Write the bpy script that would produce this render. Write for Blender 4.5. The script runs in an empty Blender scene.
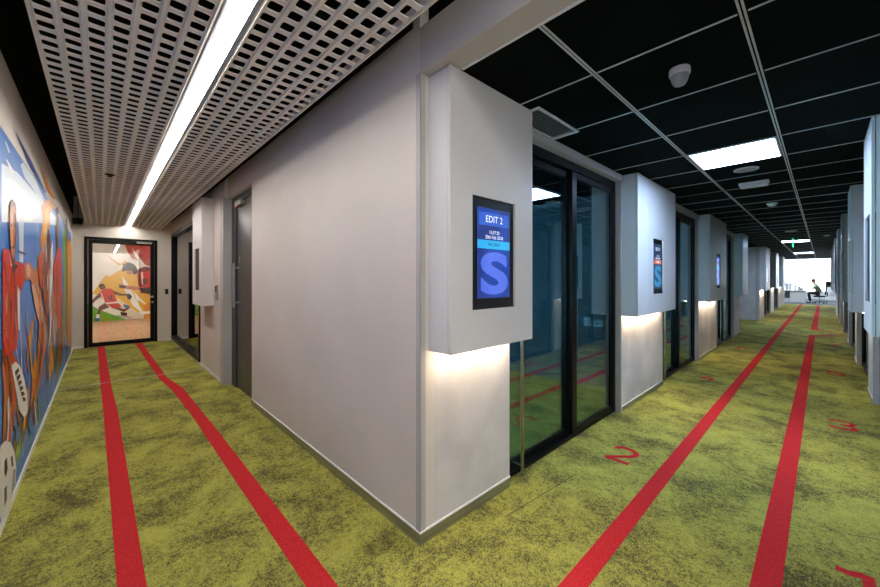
import bpy, bmesh, math, random
from mathutils import Vector, Matrix
random.seed(7)
sc = bpy.context.scene
COL = sc.collection
PI = math.pi

# ------------------------------------------------------------------ camera, world, exposure
ANG = math.atan2(382, 360)
EYE = 1.42
cam_d = bpy.data.cameras.new('camera')
cam_d.sensor_width = 36.0
cam_d.lens = 36.0 * 360 / 880
cam_d.shift_y = -14.5 / 880
cam_d.clip_start = 0.02
cam = bpy.data.objects.new('camera', cam_d)
COL.objects.link(cam)
cam.location = (0, 0, EYE)
cam.rotation_euler = (PI / 2, 0, ANG)
sc.camera = cam

w = bpy.data.worlds.new('daylight')
sc.world = w
w.use_nodes = True
bg = w.node_tree.nodes['Background']
bg.inputs[0].default_value = (0.78, 0.87, 1.0, 1)
bg.inputs[1].default_value = 4.5

vs = sc.view_settings
vs.view_transform = 'Standard'
vs.look = 'None'
vs.gamma = 1.0
vs.use_curve_mapping = False
vs.exposure = 0.75
sc.cycles.max_bounces = 10
sc.cycles.transparent_max_bounces = 24
sc.cycles.sample_clamp_indirect = 4.0

LINEAR_E = 27.0      # linear lamp over the mural corridor
PANEL_E = 27.0       # square lay-in lamps of the long corridor
STRIP_E = 42.0       # warm strips under the wall boxes


def area(name, loc, size, size_y, power, color, rot=(0, 0, 0)):
    l = bpy.data.lights.new(name, 'AREA')
    l.shape = 'RECTANGLE'
    l.size = size
    l.size_y = size_y
    l.energy = power
    l.color = color
    o = bpy.data.objects.new(name, l)
    COL.objects.link(o)
    o.location = loc
    o.rotation_euler = rot
    return o


area('edit_room_fill', (-2.9, 1.46, 1.4), 2.0, 1.4, 190, (0.42, 0.78, 1.0), (PI / 2, 0, 0))  # three fills without fittings, added to turn the rooms behind the glass blue
area('edit_room_fill', (-2.9, 4.84, 1.4), 2.0, 1.4, 190, (0.42, 0.78, 1.0), (PI / 2, 0, 0))
area('edit_room_fill', (-2.9, 8.40, 1.4), 2.0, 1.4, 190, (0.42, 0.78, 1.0), (PI / 2, 0, 0))
area('lobby_fill', (1.05, 0.45, 2.95), 0.6, 0.6, 42, (1.0, 0.97, 0.93))  # fill added beside the camera, no fitting there
area('office_fill', (-1.5, 29.3, 3.25), 4.0, 1.0, 120, (0.9, 0.96, 1.0))  # two fills added to brighten the office, without fittings
area('office_fill', (-1.0, 33.0, 3.25), 6.0, 1.2, 160, (0.9, 0.96, 1.0))

# ------------------------------------------------------------------ materials
M = {}


def mat(name, col, rough=0.6, metal=0.0, spec=0.5, emit=None, estr=0.0, coat=0.0):
    m = bpy.data.materials.new(name)
    m.use_nodes = True
    b = m.node_tree.nodes['Principled BSDF']
    b.inputs['Base Color'].default_value = (*col, 1)
    b.inputs['Roughness'].default_value = rough
    b.inputs['Metallic'].default_value = metal
    b.inputs['Specular IOR Level'].default_value = spec
    b.inputs['Coat Weight'].default_value = coat
    b.inputs['Coat Roughness'].default_value = 0.05
    if emit:
        b.inputs['Emission Color'].default_value = (*emit, 1)
        b.inputs['Emission Strength'].default_value = estr
    M[name] = m
    return m


def srgb(r, g, b):
    f = lambda c: (c / 255 / 12.92) if c / 255 <= 0.04045 else ((c / 255 + 0.055) / 1.055) ** 2.4
    return (f(r), f(g), f(b))


def noisy(name, c0, c1, scale, rough=0.7, metal=0.0, spec=0.4, detail=6, lo=0.35, hi=0.65, bump=0.0, bscale=200, stretch=(1, 1, 1)):
    """base colour wandering between two tones through an object-space noise"""
    m = mat(name, c0, rough, metal, spec)
    nt = m.node_tree
    b = nt.nodes['Principled BSDF']
    tc = nt.nodes.new('ShaderNodeTexCoord')
    mp = nt.nodes.new('ShaderNodeMapping')
    mp.inputs['Scale'].default_value = stretch
    nz = nt.nodes.new('ShaderNodeTexNoise')
    nz.inputs['Scale'].default_value = scale
    nz.inputs['Detail'].default_value = detail
    rp = nt.nodes.new('ShaderNodeValToRGB')
    rp.color_ramp.elements[0].position = lo
    rp.color_ramp.elements[0].color = (*c0, 1)
    rp.color_ramp.elements[1].position = hi
    rp.color_ramp.elements[1].color = (*c1, 1)
    nt.links.new(tc.outputs['Object'], mp.inputs[0])
    nt.links.new(mp.outputs[0], nz.inputs['Vector'])
    nt.links.new(nz.outputs['Fac'], rp.inputs[0])
    nt.links.new(rp.outputs[0], b.inputs['Base Color'])
    if bump:
        n2 = nt.nodes.new('ShaderNodeTexNoise')
        n2.inputs['Scale'].default_value = bscale
        bp = nt.nodes.new('ShaderNodeBump')
        bp.inputs['Strength'].default_value = bump
        bp.inputs['Distance'].default_value = 0.004
        nt.links.new(tc.outputs['Object'], n2.inputs['Vector'])
        nt.links.new(n2.outputs['Fac'], bp.inputs['Height'])
        nt.links.new(bp.outputs[0], b.inputs['Normal'])
    return m


def carpet():
    m = mat('carpet_green', (0.3, 0.33, 0.04), 0.95, 0, 0.1)
    nt = m.node_tree
    N, L = nt.nodes, nt.links
    b = N['Principled BSDF']
    tc = N.new('ShaderNodeTexCoord')

    def nz(s, d, r=0.6, dist=0.0):
        n = N.new('ShaderNodeTexNoise')
        n.inputs['Scale'].default_value = s
        n.inputs['Detail'].default_value = d
        n.inputs['Roughness'].default_value = r
        n.inputs['Distortion'].default_value = dist
        L.new(tc.outputs['Object'], n.inputs['Vector'])
        return n.outputs['Fac']

    def mth(op, a, c, clamp=False):
        x = N.new('ShaderNodeMath')
        x.operation = op
        x.use_clamp = clamp
        for i, v in enumerate((a, c)):
            if isinstance(v, (int, float)):
                x.inputs[i].default_value = v
            else:
                L.new(v, x.inputs[i])
        return x.outputs[0]
    big = nz(2.4, 10, 0.74, 0.3)
    mid = nz(34, 5, 0.75)
    fine = nz(160, 2, 0.7)
    sn = N.new('ShaderNodeVectorMath')
    sn.operation = 'SNAP'
    sn.inputs[1].default_value = (0.007, 0.007, 1.0)
    L.new(tc.outputs['Object'], sn.inputs[0])
    wn = N.new('ShaderNodeTexWhiteNoise')
    L.new(sn.outputs[0], wn.inputs['Vector'])
    tuft = wn.outputs['Value']
    v = mth('ADD', mth('MULTIPLY', big, 1.0), mth('MULTIPLY', mid, 0.50))
    v = mth('ADD', v, mth('MULTIPLY', fine, 0.46))
    v = mth('ADD', v, mth('MULTIPLY', tuft, 0.16))
    v = mth('SUBTRACT', v, 0.545)
    rp = N.new('ShaderNodeValToRGB')
    e = rp.color_ramp.elements
    e[0].position = 0.36
    e[0].color = (0.085, 0.074, 0.030, 1)
    e[1].position = 0.66
    e[1].color = (0.415, 0.400, 0.082, 1)
    k = e.new(0.45)
    k.color = (0.190, 0.180, 0.046, 1)
    k = e.new(0.53)
    k.color = (0.310, 0.300, 0.062, 1)
    L.new(v, rp.inputs[0])
    L.new(rp.outputs[0], b.inputs['Base Color'])
    bp = N.new('ShaderNodeBump')
    bp.inputs['Strength'].default_value = 0.5
    bp.inputs['Distance'].default_value = 0.004
    L.new(fine, bp.inputs['Height'])
    L.new(bp.outputs[0], b.inputs['Normal'])


def glass(name, tint, base, glossy_tint=(1, 1, 1)):
    m = bpy.data.materials.new(name)
    m.use_nodes = True
    nt = m.node_tree
    for n in list(nt.nodes):
        nt.nodes.remove(n)
    out = nt.nodes.new('ShaderNodeOutputMaterial')
    mx = nt.nodes.new('ShaderNodeMixShader')
    tr = nt.nodes.new('ShaderNodeBsdfTransparent')
    tr.inputs[0].default_value = (*tint, 1)
    gl = nt.nodes.new('ShaderNodeBsdfGlossy')
    gl.inputs['Color'].default_value = (*glossy_tint, 1)
    gl.inputs['Roughness'].default_value = 0.0
    lw = nt.nodes.new('ShaderNodeLayerWeight')
    lw.inputs['Blend'].default_value = 0.35
    ma = nt.nodes.new('ShaderNodeMath')
    ma.operation = 'MULTIPLY_ADD'
    ma.use_clamp = True
    ma.inputs[1].default_value = 0.85
    ma.inputs[2].default_value = base
    nt.links.new(lw.outputs['Fresnel'], ma.inputs[0])
    nt.links.new(ma.outputs[0], mx.inputs[0])
    nt.links.new(tr.outputs[0], mx.inputs[1])
    nt.links.new(gl.outputs[0], mx.inputs[2])
    nt.links.new(mx.outputs[0], out.inputs[0])
    M[name] = m


carpet()
noisy('wall_paint', srgb(207, 200, 192), srgb(215, 208, 200), 1.4, 0.75, bump=0.05, bscale=90)
noisy('plaster', srgb(196, 193, 192), srgb(216, 213, 212), 3.0, 0.7, bump=0.06, bscale=60)
noisy('box_paint', srgb(212, 212, 212), srgb(218, 218, 218), 0.8, 0.42, bump=0.02, bscale=60)
noisy('jamb_paint', srgb(176, 174, 172), srgb(184, 182, 180), 2.0, 0.5)
noisy('beam_paint', srgb(196, 190, 182), srgb(202, 196, 188), 2.0, 0.7)
noisy('void_black', (0.004, 0.0045, 0.004), (0.006, 0.006, 0.005), 2.0, 0.9, spec=0.1)
noisy('black_tile', (0.0014, 0.0030, 0.0022), (0.0026, 0.0048, 0.0036), 5.0, 0.9, spec=0.06, bump=0.15, bscale=300)
noisy('tee_grey', srgb(190, 194, 194), srgb(204, 208, 208), 9.0, 0.4, spec=0.5)
noisy('steel', srgb(150, 150, 146), srgb(178, 178, 172), 30, 0.35, 0.85, stretch=(0.05, 0.05, 1))
noisy('bronze_bar', srgb(150, 138, 112), srgb(176, 164, 136), 8, 0.3, 0.9)
noisy('black_metal', (0.003, 0.0035, 0.0035), (0.005, 0.0055, 0.0055), 3, 0.35, spec=0.15)
noisy('door_grey', srgb(74, 72, 72), srgb(84, 82, 81), 2.0, 0.32, 0.3)
noisy('frame_grey', srgb(52, 52, 53), srgb(58, 58, 59), 2.0, 0.4)
noisy('grille_paint', srgb(224, 217, 210), srgb(234, 227, 220), 1.5, 0.5)
noisy('stripe_red', (0.46, 0.018, 0.022), (0.60, 0.034, 0.038), 130, 0.95, spec=0.1, bump=0.4, bscale=220)
noisy('white_plastic', srgb(214, 216, 220), srgb(222, 224, 228), 3, 0.4)
noisy('grey_plastic', srgb(150, 154, 160), srgb(160, 164, 170), 3, 0.4)
noisy('black_plastic', (0.004, 0.005, 0.005), (0.007, 0.008, 0.008), 4, 0.45, spec=0.25)
noisy('white_trim', srgb(226, 224, 222), srgb(234, 232, 230), 3, 0.45)
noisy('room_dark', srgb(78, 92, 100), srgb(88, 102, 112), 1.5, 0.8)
noisy('curtain_cloth', srgb(96, 120, 134), srgb(112, 136, 150), 6, 0.9)
noisy('office_wall', srgb(206, 212, 218), srgb(214, 220, 226), 1.5, 0.8)
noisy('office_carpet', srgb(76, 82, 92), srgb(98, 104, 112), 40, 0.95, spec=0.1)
noisy('wood_floor', srgb(168, 122, 92), srgb(206, 164, 132), 3.0, 0.35, stretch=(0.7, 8, 1))
noisy('desk_white', srgb(214, 220, 224), srgb(222, 228, 232), 2, 0.5)
noisy('bin_blue', srgb(20, 50, 190), srgb(26, 60, 210), 4, 0.4)
noisy('shirt_green', srgb(120, 150, 116), srgb(140, 168, 132), 12, 0.9)
noisy('trousers_black', (0.012, 0.013, 0.016), (0.022, 0.023, 0.027), 12, 0.9)
noisy('skin', srgb(146, 100, 78), srgb(160, 112, 88), 10, 0.6)
noisy('hair_black', (0.008, 0.007, 0.006), (0.016, 0.013, 0.011), 60, 0.6)
noisy('chair_mesh', (0.014, 0.016, 0.018), (0.03, 0.032, 0.036), 60, 0.8)
noisy('white_shoe', srgb(60, 60, 64), srgb(76, 76, 80), 6, 0.6)
glass('glass_dark', (0.80, 0.90, 0.92), 0.10, (0.80, 0.95, 1.0))
glass('glass_side', (0.65, 0.66, 0.66), 0.12)
glass('glass_clear', (0.90, 0.92, 0.91), 0.05)
glass('glass_window', (0.93, 0.97, 0.98), 0.02)
mat('lamp_linear', (0.9, 0.9, 0.9), 0.5, emit=(1.0, 0.935, 0.87), estr=LINEAR_E)
mat('lamp_panel', (0.9, 0.9, 0.9), 0.5, emit=(0.50, 0.68, 1.0), estr=PANEL_E)
mat('lamp_strip', (0.9, 0.9, 0.9), 0.5, emit=(1.0, 0.80, 0.60), estr=STRIP_E)
mat('fill_studio', (0.9, 0.9, 0.9), 0.5, emit=(1.0, 0.93, 0.85), estr=30)  # glow of the added studio fill
mat('exit_green', (0.02, 0.3, 0.1), 0.4, emit=(0.02, 0.75, 0.28), estr=1.2)
mat('red_led', (0.4, 0.02, 0.02), 0.4, emit=(1.0, 0.06, 0.03), estr=2.0)


def screen_mat(name, lo, hi, e=0.62):
    m = mat(name, (0.01, 0.01, 0.02), 0.25, emit=hi, estr=e)
    nt = m.node_tree
    b = nt.nodes['Principled BSDF']
    tc = nt.nodes.new('ShaderNodeTexCoord')
    nz = nt.nodes.new('ShaderNodeTexNoise')
    nz.inputs['Scale'].default_value = 3.2
    nz.inputs['Detail'].default_value = 1
    nz.inputs['Distortion'].default_value = 0.6
    rp = nt.nodes.new('ShaderNodeValToRGB')
    rp.color_ramp.elements[0].position = 0.35
    rp.color_ramp.elements[0].color = (*lo, 1)
    rp.color_ramp.elements[1].position = 0.65
    rp.color_ramp.elements[1].color = (*hi, 1)
    nt.links.new(tc.outputs['Object'], nz.inputs['Vector'])
    nt.links.new(nz.outputs['Fac'], rp.inputs[0])
    nt.links.new(rp.outputs[0], b.inputs['Emission Color'])


screen_mat('screen_blue', (0.004, 0.018, 0.19), (0.012, 0.07, 0.50))
screen_mat('screen_header', (0.02, 0.09, 0.55), (0.03, 0.13, 0.66))
screen_mat('screen_teal', (0.006, 0.03, 0.09), (0.01, 0.07, 0.16))
screen_mat('screen_cyan', (0.02, 0.42, 0.86), (0.03, 0.50, 0.92))
screen_mat('screen_violet', (0.06, 0.13, 0.72), (0.12, 0.20, 0.86))
screen_mat('screen_aqua', (0.02, 0.22, 0.48), (0.03, 0.30, 0.60))
screen_mat('screen_orange', (0.62, 0.16, 0.10), (0.72, 0.22, 0.14))
mat('screen_white', (0.5, 0.5, 0.5), 0.4, emit=(0.80, 0.86, 1.0), estr=0.62)
mat('screen_ink', (0.01, 0.03, 0.08), 0.4)

# ------------------------------------------------------------------ building helpers
WORLD = {}


def wloc(o):
    return WORLD.get(o.name, Vector((0, 0, 0))) if o else Vector((0, 0, 0))


class MB:
    """collects shapes in world coordinates and links them as ONE mesh object"""

    def __init__(s):
        s.v, s.f, s.mi, s.cur = [], [], [], 0

    def mat(s, i):
        s.cur = i
        return s

    def add(s, vs_, fs):
        n = len(s.v)
        s.v += [tuple(p) for p in vs_]
        s.f += [tuple(n + i for i in f) for f in fs]
        s.mi += [s.cur] * len(fs)
        return s

    def box(s, x0, x1, y0, y1, z0, z1):
        x0, x1 = min(x0, x1), max(x0, x1)
        y0, y1 = min(y0, y1), max(y0, y1)
        z0, z1 = min(z0, z1), max(z0, z1)
        return s.add([(x0, y0, z0), (x1, y0, z0), (x1, y1, z0), (x0, y1, z0), (x0, y0, z1), (x1, y0, z1), (x1, y1, z1), (x0, y1, z1)],
                     [(0, 3, 2, 1), (4, 5, 6, 7), (0, 1, 5, 4), (1, 2, 6, 5), (2, 3, 7, 6), (3, 0, 4, 7)])

    def poly(s, pts):
        return s.add(pts, [tuple(range(len(pts)))])

    def cyl(s, p0, p1, r0, r1=None, n=16):
        r1 = r0 if r1 is None else r1
        p0, p1 = Vector(p0), Vector(p1)
        d = (p1 - p0).normalized()
        a = d.orthogonal().normalized()
        b = d.cross(a)
        vs_ = []
        for p, r in ((p0, r0), (p1, r1)):
            for i in range(n):
                t = 2 * PI * i / n
                vs_.append(p + a * (r * math.cos(t)) + b * (r * math.sin(t)))
        fs = [(i, (i + 1) % n, n + (i + 1) % n, n + i) for i in range(n)]
        fs += [tuple(range(n - 1, -1, -1)), tuple(range(n, 2 * n))]
        return s.add(vs_, fs)

    def lathe(s, c, prof, n=28):
        """prof: (radius, z offset) from first ring to last, about a vertical axis"""
        vs_, fs = [], []
        for r, z in prof:
            for i in range(n):
                t = 2 * PI * i / n
                vs_.append((c[0] + r * math.cos(t), c[1] + r * math.sin(t), c[2] + z))
        for k in range(len(prof) - 1):
            for i in range(n):
                fs.append((k * n + i, k * n + (i + 1) % n, (k + 1) * n + (i + 1) % n, (k + 1) * n + i))
        fs.append(tuple(range(n - 1, -1, -1)))
        fs.append(tuple((len(prof) - 1) * n + i for i in range(n)))
        return s.add(vs_, fs)

    def build(s, name, mats, parent=None, bevel=0.0, smooth=False, origin=None):
        if origin is not None:
            o0 = Vector(origin)
        elif parent is not None:
            o0 = wloc(parent)
        else:
            o0 = Vector((0, 0, 0))
        me = bpy.data.meshes.new(name)
        me.from_pydata([tuple(Vector(p) - o0) for p in s.v], [], s.f)
        if not isinstance(mats, (list, tuple)):
            mats = [mats]
        for m in mats:
            me.materials.append(M[m])
        for p, i in zip(me.polygons, s.mi):
            p.material_index = i
        bm = bmesh.new()
        bm.from_mesh(me)
        bmesh.ops.recalc_face_normals(bm, faces=bm.faces)
        bm.to_mesh(me)
        bm.free()
        o = bpy.data.objects.new(name, me)
        COL.objects.link(o)
        if parent is not None:
            o.parent = parent
        else:
            o.location = o0
        WORLD[o.name] = o0.copy()
        if smooth:
            for p in me.polygons:
                p.use_smooth = True
            try:
                me.set_sharp_from_angle(angle=math.radians(40))
            except Exception:
                pass
        if bevel:
            b = o.modifiers.new('bevel', 'BEVEL')
            b.width = bevel
            b.segments = 2
            b.limit_method = 'ANGLE'
        return o


def thing(name, label, cat, loc, group=None):
    o = bpy.data.objects.new(name, None)
    COL.objects.link(o)
    o.location = loc
    o.empty_display_size = 0.1
    WORLD[o.name] = Vector(loc)
    o['label'] = label
    o['category'] = cat
    if group:
        o['group'] = group
    return o


def struct(o, label=None, cat=None):
    o['kind'] = 'structure'
    if label:
        o['label'] = label
    if cat:
        o['category'] = cat
    return o


def sroot(name, loc, label, cat):
    o = thing(name, label, cat, loc)
    o['kind'] = 'structure'
    return o


def text_mesh(body, size, fn, mb, bold=0.0, align='CENTER', sx=1.0):
    """letters laid into mb; fn maps the flat (x, y) of the letters to a place in the world"""
    cu = bpy.data.curves.new('letters', 'FONT')
    cu.body = body
    cu.size = size
    cu.align_x = align
    cu.align_y = 'CENTER'
    cu.offset = bold
    cu.resolution_u = 6
    o = bpy.data.objects.new('letters', cu)
    COL.objects.link(o)
    dg = bpy.context.evaluated_depsgraph_get()
    me = bpy.data.meshes.new_from_object(o.evaluated_get(dg))
    mb.add([fn(v.co.x * sx, v.co.y) for v in me.vertices], [tuple(p.vertices) for p in me.polygons])
    bpy.data.objects.remove(o)
    bpy.data.curves.remove(cu)
    bpy.data.meshes.remove(me)


# ================================================================== SETTING
CEIL = 2.52
FAR_X = -10.40       # end wall of the mural corridor
WY = 1.24            # wall with the grey door
MY = -0.415          # mural wall
WX = -1.47           # left wall of the long corridor
RX = 0.40            # right wall of the long corridor
END_Y = 28.4

# ---- floor
fl = struct(MB().box(-10.46, 1.7, -0.55, END_Y, -0.12, 0).build('floor', 'carpet_green'), 'mottled green carpet running through both corridors', 'floor')


def flat(name, pts, label, z=0.003):
    n = len(pts)
    v = [(x, y, z) for x, y in pts] + [(x, y, 0.0003) for x, y in pts]
    m = MB()
    m.add(v, [tuple(range(n)), tuple(range(2 * n - 1, n - 1, -1))] + [(i, (i + 1) % n, n + (i + 1) % n, n + i) for i in range(n)])
    o = m.build(name, 'stripe_red', fl)
    if label:
        o['label'] = label
    return o


flat('red_stripe', [(-10.39, -0.05), (-6.47, 0.0), (-5.30, 0.02), (-2.23, 0.055), (0.6, 0.085), (0.6, 0.195), (-2.13, 0.155), (-5.15, 0.134), (-6.38, 0.105), (-10.39, 0.06)],
     'red carpet stripe along the mural wall')
flat('red_stripe', [(-10.39, 0.555), (-6.48, 0.605), (-5.76, 0.66), (-4.48, 0.69), (-1.60, 0.69), (0.6, 0.69), (0.6, 0.80), (-1.53, 0.798), (-3.90, 0.796), (-5.74, 0.778), (-6.45, 0.695), (-10.39, 0.665)],
     'kinked red carpet stripe by the grey door side')
flat('red_stripe', [(-0.836, 1.42), (-0.739, 1.42), (-0.738, END_Y - 0.1), (-0.836, END_Y - 0.1)], 'straight red carpet stripe on the EDIT 2 side')
flat('red_stripe', [(-0.231, 1.42), (-0.128, 1.42), (-0.115, 12.9), (0.395, 13.42), (0.395, 13.60), (-0.10, 13.15), (-0.222, 13.12), (-0.226, 9)],
     'red carpet stripe that turns off to the right wall')
flat('red_stripe', [(0.395, 14.22), (0.395, 14.36), (-0.05, 14.52), (-0.085, 14.9), (-0.07, END_Y - 0.4), (-0.19, END_Y - 0.4), (-0.215, 14.45), (-0.06, 14.38)], 'red carpet stripe starting at the right wall')


def ribbon(pts, wd):
    m = []
    P = [Vector((x, y)) for x, y in pts]
    Lp, Rp = [], []
    for i, p in enumerate(P):
        a = P[max(i - 1, 0)]
        b = P[min(i + 1, len(P) - 1)]
        d1 = (p - a).normalized() if i > 0 else (b - p).normalized()
        d2 = (b - p).normalized() if i < len(P) - 1 else d1
        t = (d1 + d2)
        t = t.normalized() if t.length > 1e-4 else d1
        nrm = Vector((-t.y, t.x))
        k = 1 / max(0.45, abs(nrm.dot(Vector((-d1.y, d1.x)))))
        Lp.append(p + nrm * wd / 2 * k)
        Rp.append(p - nrm * wd / 2 * k)
    return Lp, Rp


DIG = {
    1: [[(0.33, 0.87), (0.60, 0.86), (0.90, 0.97)], [(0.93, 1.0), (0.93, 0.5), (0.93, 0.0)]],
    2: [[(0.03, 0.80), (0.10, 0.93), (0.28, 1.0), (0.55, 1.0), (0.82, 0.92), (0.95, 0.76), (0.88, 0.58), (0.62, 0.42), (0.30, 0.22), (0.02, 0.03)], [(0.0, 0.04), (1.0, 0.04)]],
    3: [[(0.02, 0.84), (0.15, 0.97), (0.5, 1.0), (0.85, 0.92), (0.92, 0.74), (0.78, 0.58), (0.42, 0.53)], [(0.42, 0.53), (0.80, 0.47), (0.97, 0.28), (0.88, 0.09), (0.5, 0.0), (0.15, 0.04), (0.0, 0.18)]],
    4: [[(0.62, 1.0), (0.3, 0.62), (0.0, 0.30), (0.5, 0.30), (1.0, 0.30)], [(0.72, 0.56), (0.72, 0.28), (0.72, 0.0)]],
    5: [[(0.92, 1.0), (0.14, 1.0), (0.08, 0.58), (0.42, 0.64), (0.80, 0.56), (0.96, 0.34), (0.84, 0.09), (0.45, 0.0), (0.12, 0.03), (0.0, 0.14)]],
    6: [[(0.9, 0.93), (0.6, 1.0), (0.28, 0.88), (0.06, 0.55), (0.06, 0.22), (0.3, 0.02), (0.66, 0.02), (0.94, 0.18), (0.92, 0.42), (0.66, 0.56), (0.34, 0.52), (0.08, 0.36)]],
    7: [[(0.0, 0.98), (0.98, 0.98), (0.7, 0.55), (0.4, 0.0)]],
}
WORDS = {1: 'one', 2: 'two', 3: 'three', 4: 'four', 5: 'five', 6: 'six', 7: 'seven'}
for d, x, y in ((2, -1.19, 2.925), (4, -1.20, 6.19), (6, -1.205, 9.45), (1, -0.012, 2.39), (3, 0.05, 5.10), (5, 0.055, 7.90), (7, 0.08, 11.30)):
    mb = MB()
    for k, st in enumerate(DIG[d]):
        Lp, Rp = ribbon([(x + a * 0.175, y + b * 0.275) for a, b in st], 0.041)
        for i in range(len(Lp) - 1):
            mb.poly([(Rp[i].x, Rp[i].y, 0.003 + 0.0004 * k), (Rp[i + 1].x, Rp[i + 1].y, 0.003 + 0.0004 * k), (Lp[i + 1].x, Lp[i + 1].y, 0.003 + 0.0004 * k), (Lp[i].x, Lp[i].y, 0.003 + 0.0004 * k)])
    o = mb.build('floor_number', 'stripe_red', fl)
    o['label'] = 'red number %d set into the green carpet' % d
MB().box(-6.72, -6.70, MY + 0.012, 1.19, 0.0003, 0.005).build('joint_strip', 'steel', fl)
# carpet joints, thin dark slits lying on the pile
MB().poly([(-1.30, 1.75, 0.0012), (-1.295, 1.75, 0.0012), (-1.225, 2.5, 0.0012), (-1.23, 2.5, 0.0012)]).poly([(0.10, 3.02, 0.0012), (0.10, 3.026, 0.0012), (0.39, 3.20, 0.0012), (0.39, 3.194, 0.0012)]).build('carpet_seam', 'black_plastic', fl)

struct(MB().box(-17.0, -10.46, -3.0, 3.0, -0.12, 0).build('floor_studio', 'wood_floor'), 'warm wooden floor beyond the glass end door', 'floor')
struct(MB().box(-8, 6, END_Y, 37, -0.12, 0).build('floor_office', 'office_carpet'), 'dark grey office floor beyond the green carpet', 'floor')

# ---- walls of the mural corridor
struct(MB().box(-10.5, 1.7, MY - 0.12, MY, 0, 3.1).build('wall_mural', 'wall_paint'), 'pale wall carrying the sports mural', 'wall')
mb = MB().box(FAR_X - 0.1, FAR_X, MY, -0.25, 0, 3.1).box(FAR_X - 0.1, FAR_X, 0.94, 1.6, 0, 3.1).box(FAR_X - 0.1, FAR_X, -0.25, 0.94, 2.30, 3.1)
struct(mb.build('wall_end', 'wall_paint'), 'pale wall around the glass end door', 'wall')
mb = MB().box(-4.41, WX, WY, WY + 0.11, 0, 3.1).box(-5.46, -4.41, WY, WY + 0.11, 2.50, 3.1)
struct(mb.build('wall_corner', 'wall_paint'), 'broad pale wall running up to the outer corner', 'wall')
mb = MB().box(-7.05, -5.477, WY - 0.04, WY + 0.12, 0, 3.1).box(FAR_X, -7.05, WY - 0.04, WY + 0.12, 2.46, 3.1).box(FAR_X, -10.30, WY - 0.04, WY + 0.12, 0, 2.46)
struct(mb.build('wall_window', 'wall_paint'), 'pale wall between grey door and corridor window', 'wall')
struct(MB().box(-5.62, -5.46, WY - 0.055, WY - 0.04, 0, 2.53).box(-5.476, -5.46, WY - 0.0401, WY + 0.12, 0, 2.50).build('trim_1', 'jamb_paint'))
# corner reveal and metal edge
struct(MB().box(WX - 0.004, WX + 0.004, WY - 0.003, WY + 0.035, 0.062, 2.519).box(WX - 0.03, WX + 0.004, WY - 0.004, WY + 0.0, 0.062, 2.519).build('trim_2', 'jamb_paint'))
# void above the mural corridor
struct(MB().box(-10.5, 1.7, MY - 0.12, 1.40, 3.1, 3.2).build('ceiling_void', 'void_black'), 'black void above the perforated ceiling', 'ceiling')
struct(MB().box(-10.39, 1.6, MY, MY + 0.012, 2.72, 3.1).box(-10.39, WX - 0.01, WY - 0.052, WY - 0.041, 2.74, 3.1).build('trim_3', 'void_black'))
struct(MB().box(WX, 1.7, WY, 1.38, CEIL, 2.76).build('beam', 'beam_paint'), 'pale downstand beam over the corridor mouth', 'beam')
struct(MB().box(WX + 0.18, 1.7, 1.372, 1.384, CEIL - 0.006, CEIL).build('trim_4', 'white_trim'))
struct(MB().box(WX - 0.1, 1.7, 1.30, 1.38, 2.76, 3.1).build('wall_upper', 'void_black'))
# lobby end behind the camera
struct(MB().box(1.6, 1.7, MY, 1.40, 0, 3.1).build('wall_back', 'wall_paint'))
struct(MB().box(RX, 1.6, WY + 0.01, 1.38, 0, CEIL).build('wall_stub', 'wall_paint'))

# baseboards
bb = MB().box(-4.41, WX + 0.006, WY - 0.006, WY, 0.0, 0.062).box(WX, WX + 0.006, WY, 2.04, 0.0, 0.062)
bb2 = MB().box(-4.41, WX + 0.008, WY - 0.008, WY, 0.062, 0.072).box(WX, WX + 0.008, WY, 2.04, 0.062, 0.072)
o = struct(bb.build('baseboard_corner', 'steel'))
bb2.build('baseboard_lip', 'white_trim', o)
struct(MB().box(-10.39, 1.6, MY, MY + 0.012, 0, 0.045).build('baseboard_mural', 'white_trim'))
struct(MB().box(-7.05, -5.63, WY - 0.048, WY - 0.04, 0, 0.045).box(FAR_X + 0.01, -7.05, WY - 0.05, WY - 0.04, 0, 0.04).build('baseboard_window', 'white_trim'))
struct(MB().box(FAR_X, FAR_X + 0.01, MY + 0.013, -0.26, 0, 0.05).box(FAR_X, FAR_X + 0.01, 0.95, WY - 0.06, 0, 0.05).build('baseboard_end', 'white_trim'))

# ---- long corridor: left wall pieces (y0, y1)
SEG_L = [(WY + 0.0, 2.04), (4.03, 5.50), (7.52, 9.10), (11.15, 12.10), (16.35, 17.9), (20.25, 21.8), (24.1, END_Y)]
DOORS_L = [(2.04, 4.03), (5.50, 7.52), (9.10, 11.15), (17.9, 20.25), (21.8, 24.1)]
for i, (a, b) in enumerate(SEG_L):
    a2 = a + 0.111 if i == 0 else a
    m = MB().box(WX - 0.16, WX, a2, b, 0, CEIL)
    if i == 0:
        m = MB().box(WX - 0.16, WX, a2, b, 0, CEIL)
    o = struct(m.build('wall_left', 'plaster'))
    if i == 0:
        continue
    t = MB().box(WX, WX + 0.006, a, b, 0.0, 0.05).build('baseboard', 'steel', o)
    MB().box(WX, WX + 0.008, a, b, 0.05, 0.062).build('baseboard_lip', 'white_trim', o)
    # pale metal jamb on the near edge
    MB().box(WX - 0.09, WX + 0.010, a - 0.02, a, 0, CEIL).build('jamb', 'jamb_paint', o)
# recess between the two rows of rooms
struct(MB().box(-4.5, -4.4, 12.1, 16.35, 0, CEIL).box(-4.4, WX - 0.16, 12.1, 12.2, 0, CEIL).box(-4.4, WX - 0.16, 16.35, 16.45, 0, CEIL).build('wall_recess', 'plaster'))
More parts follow.
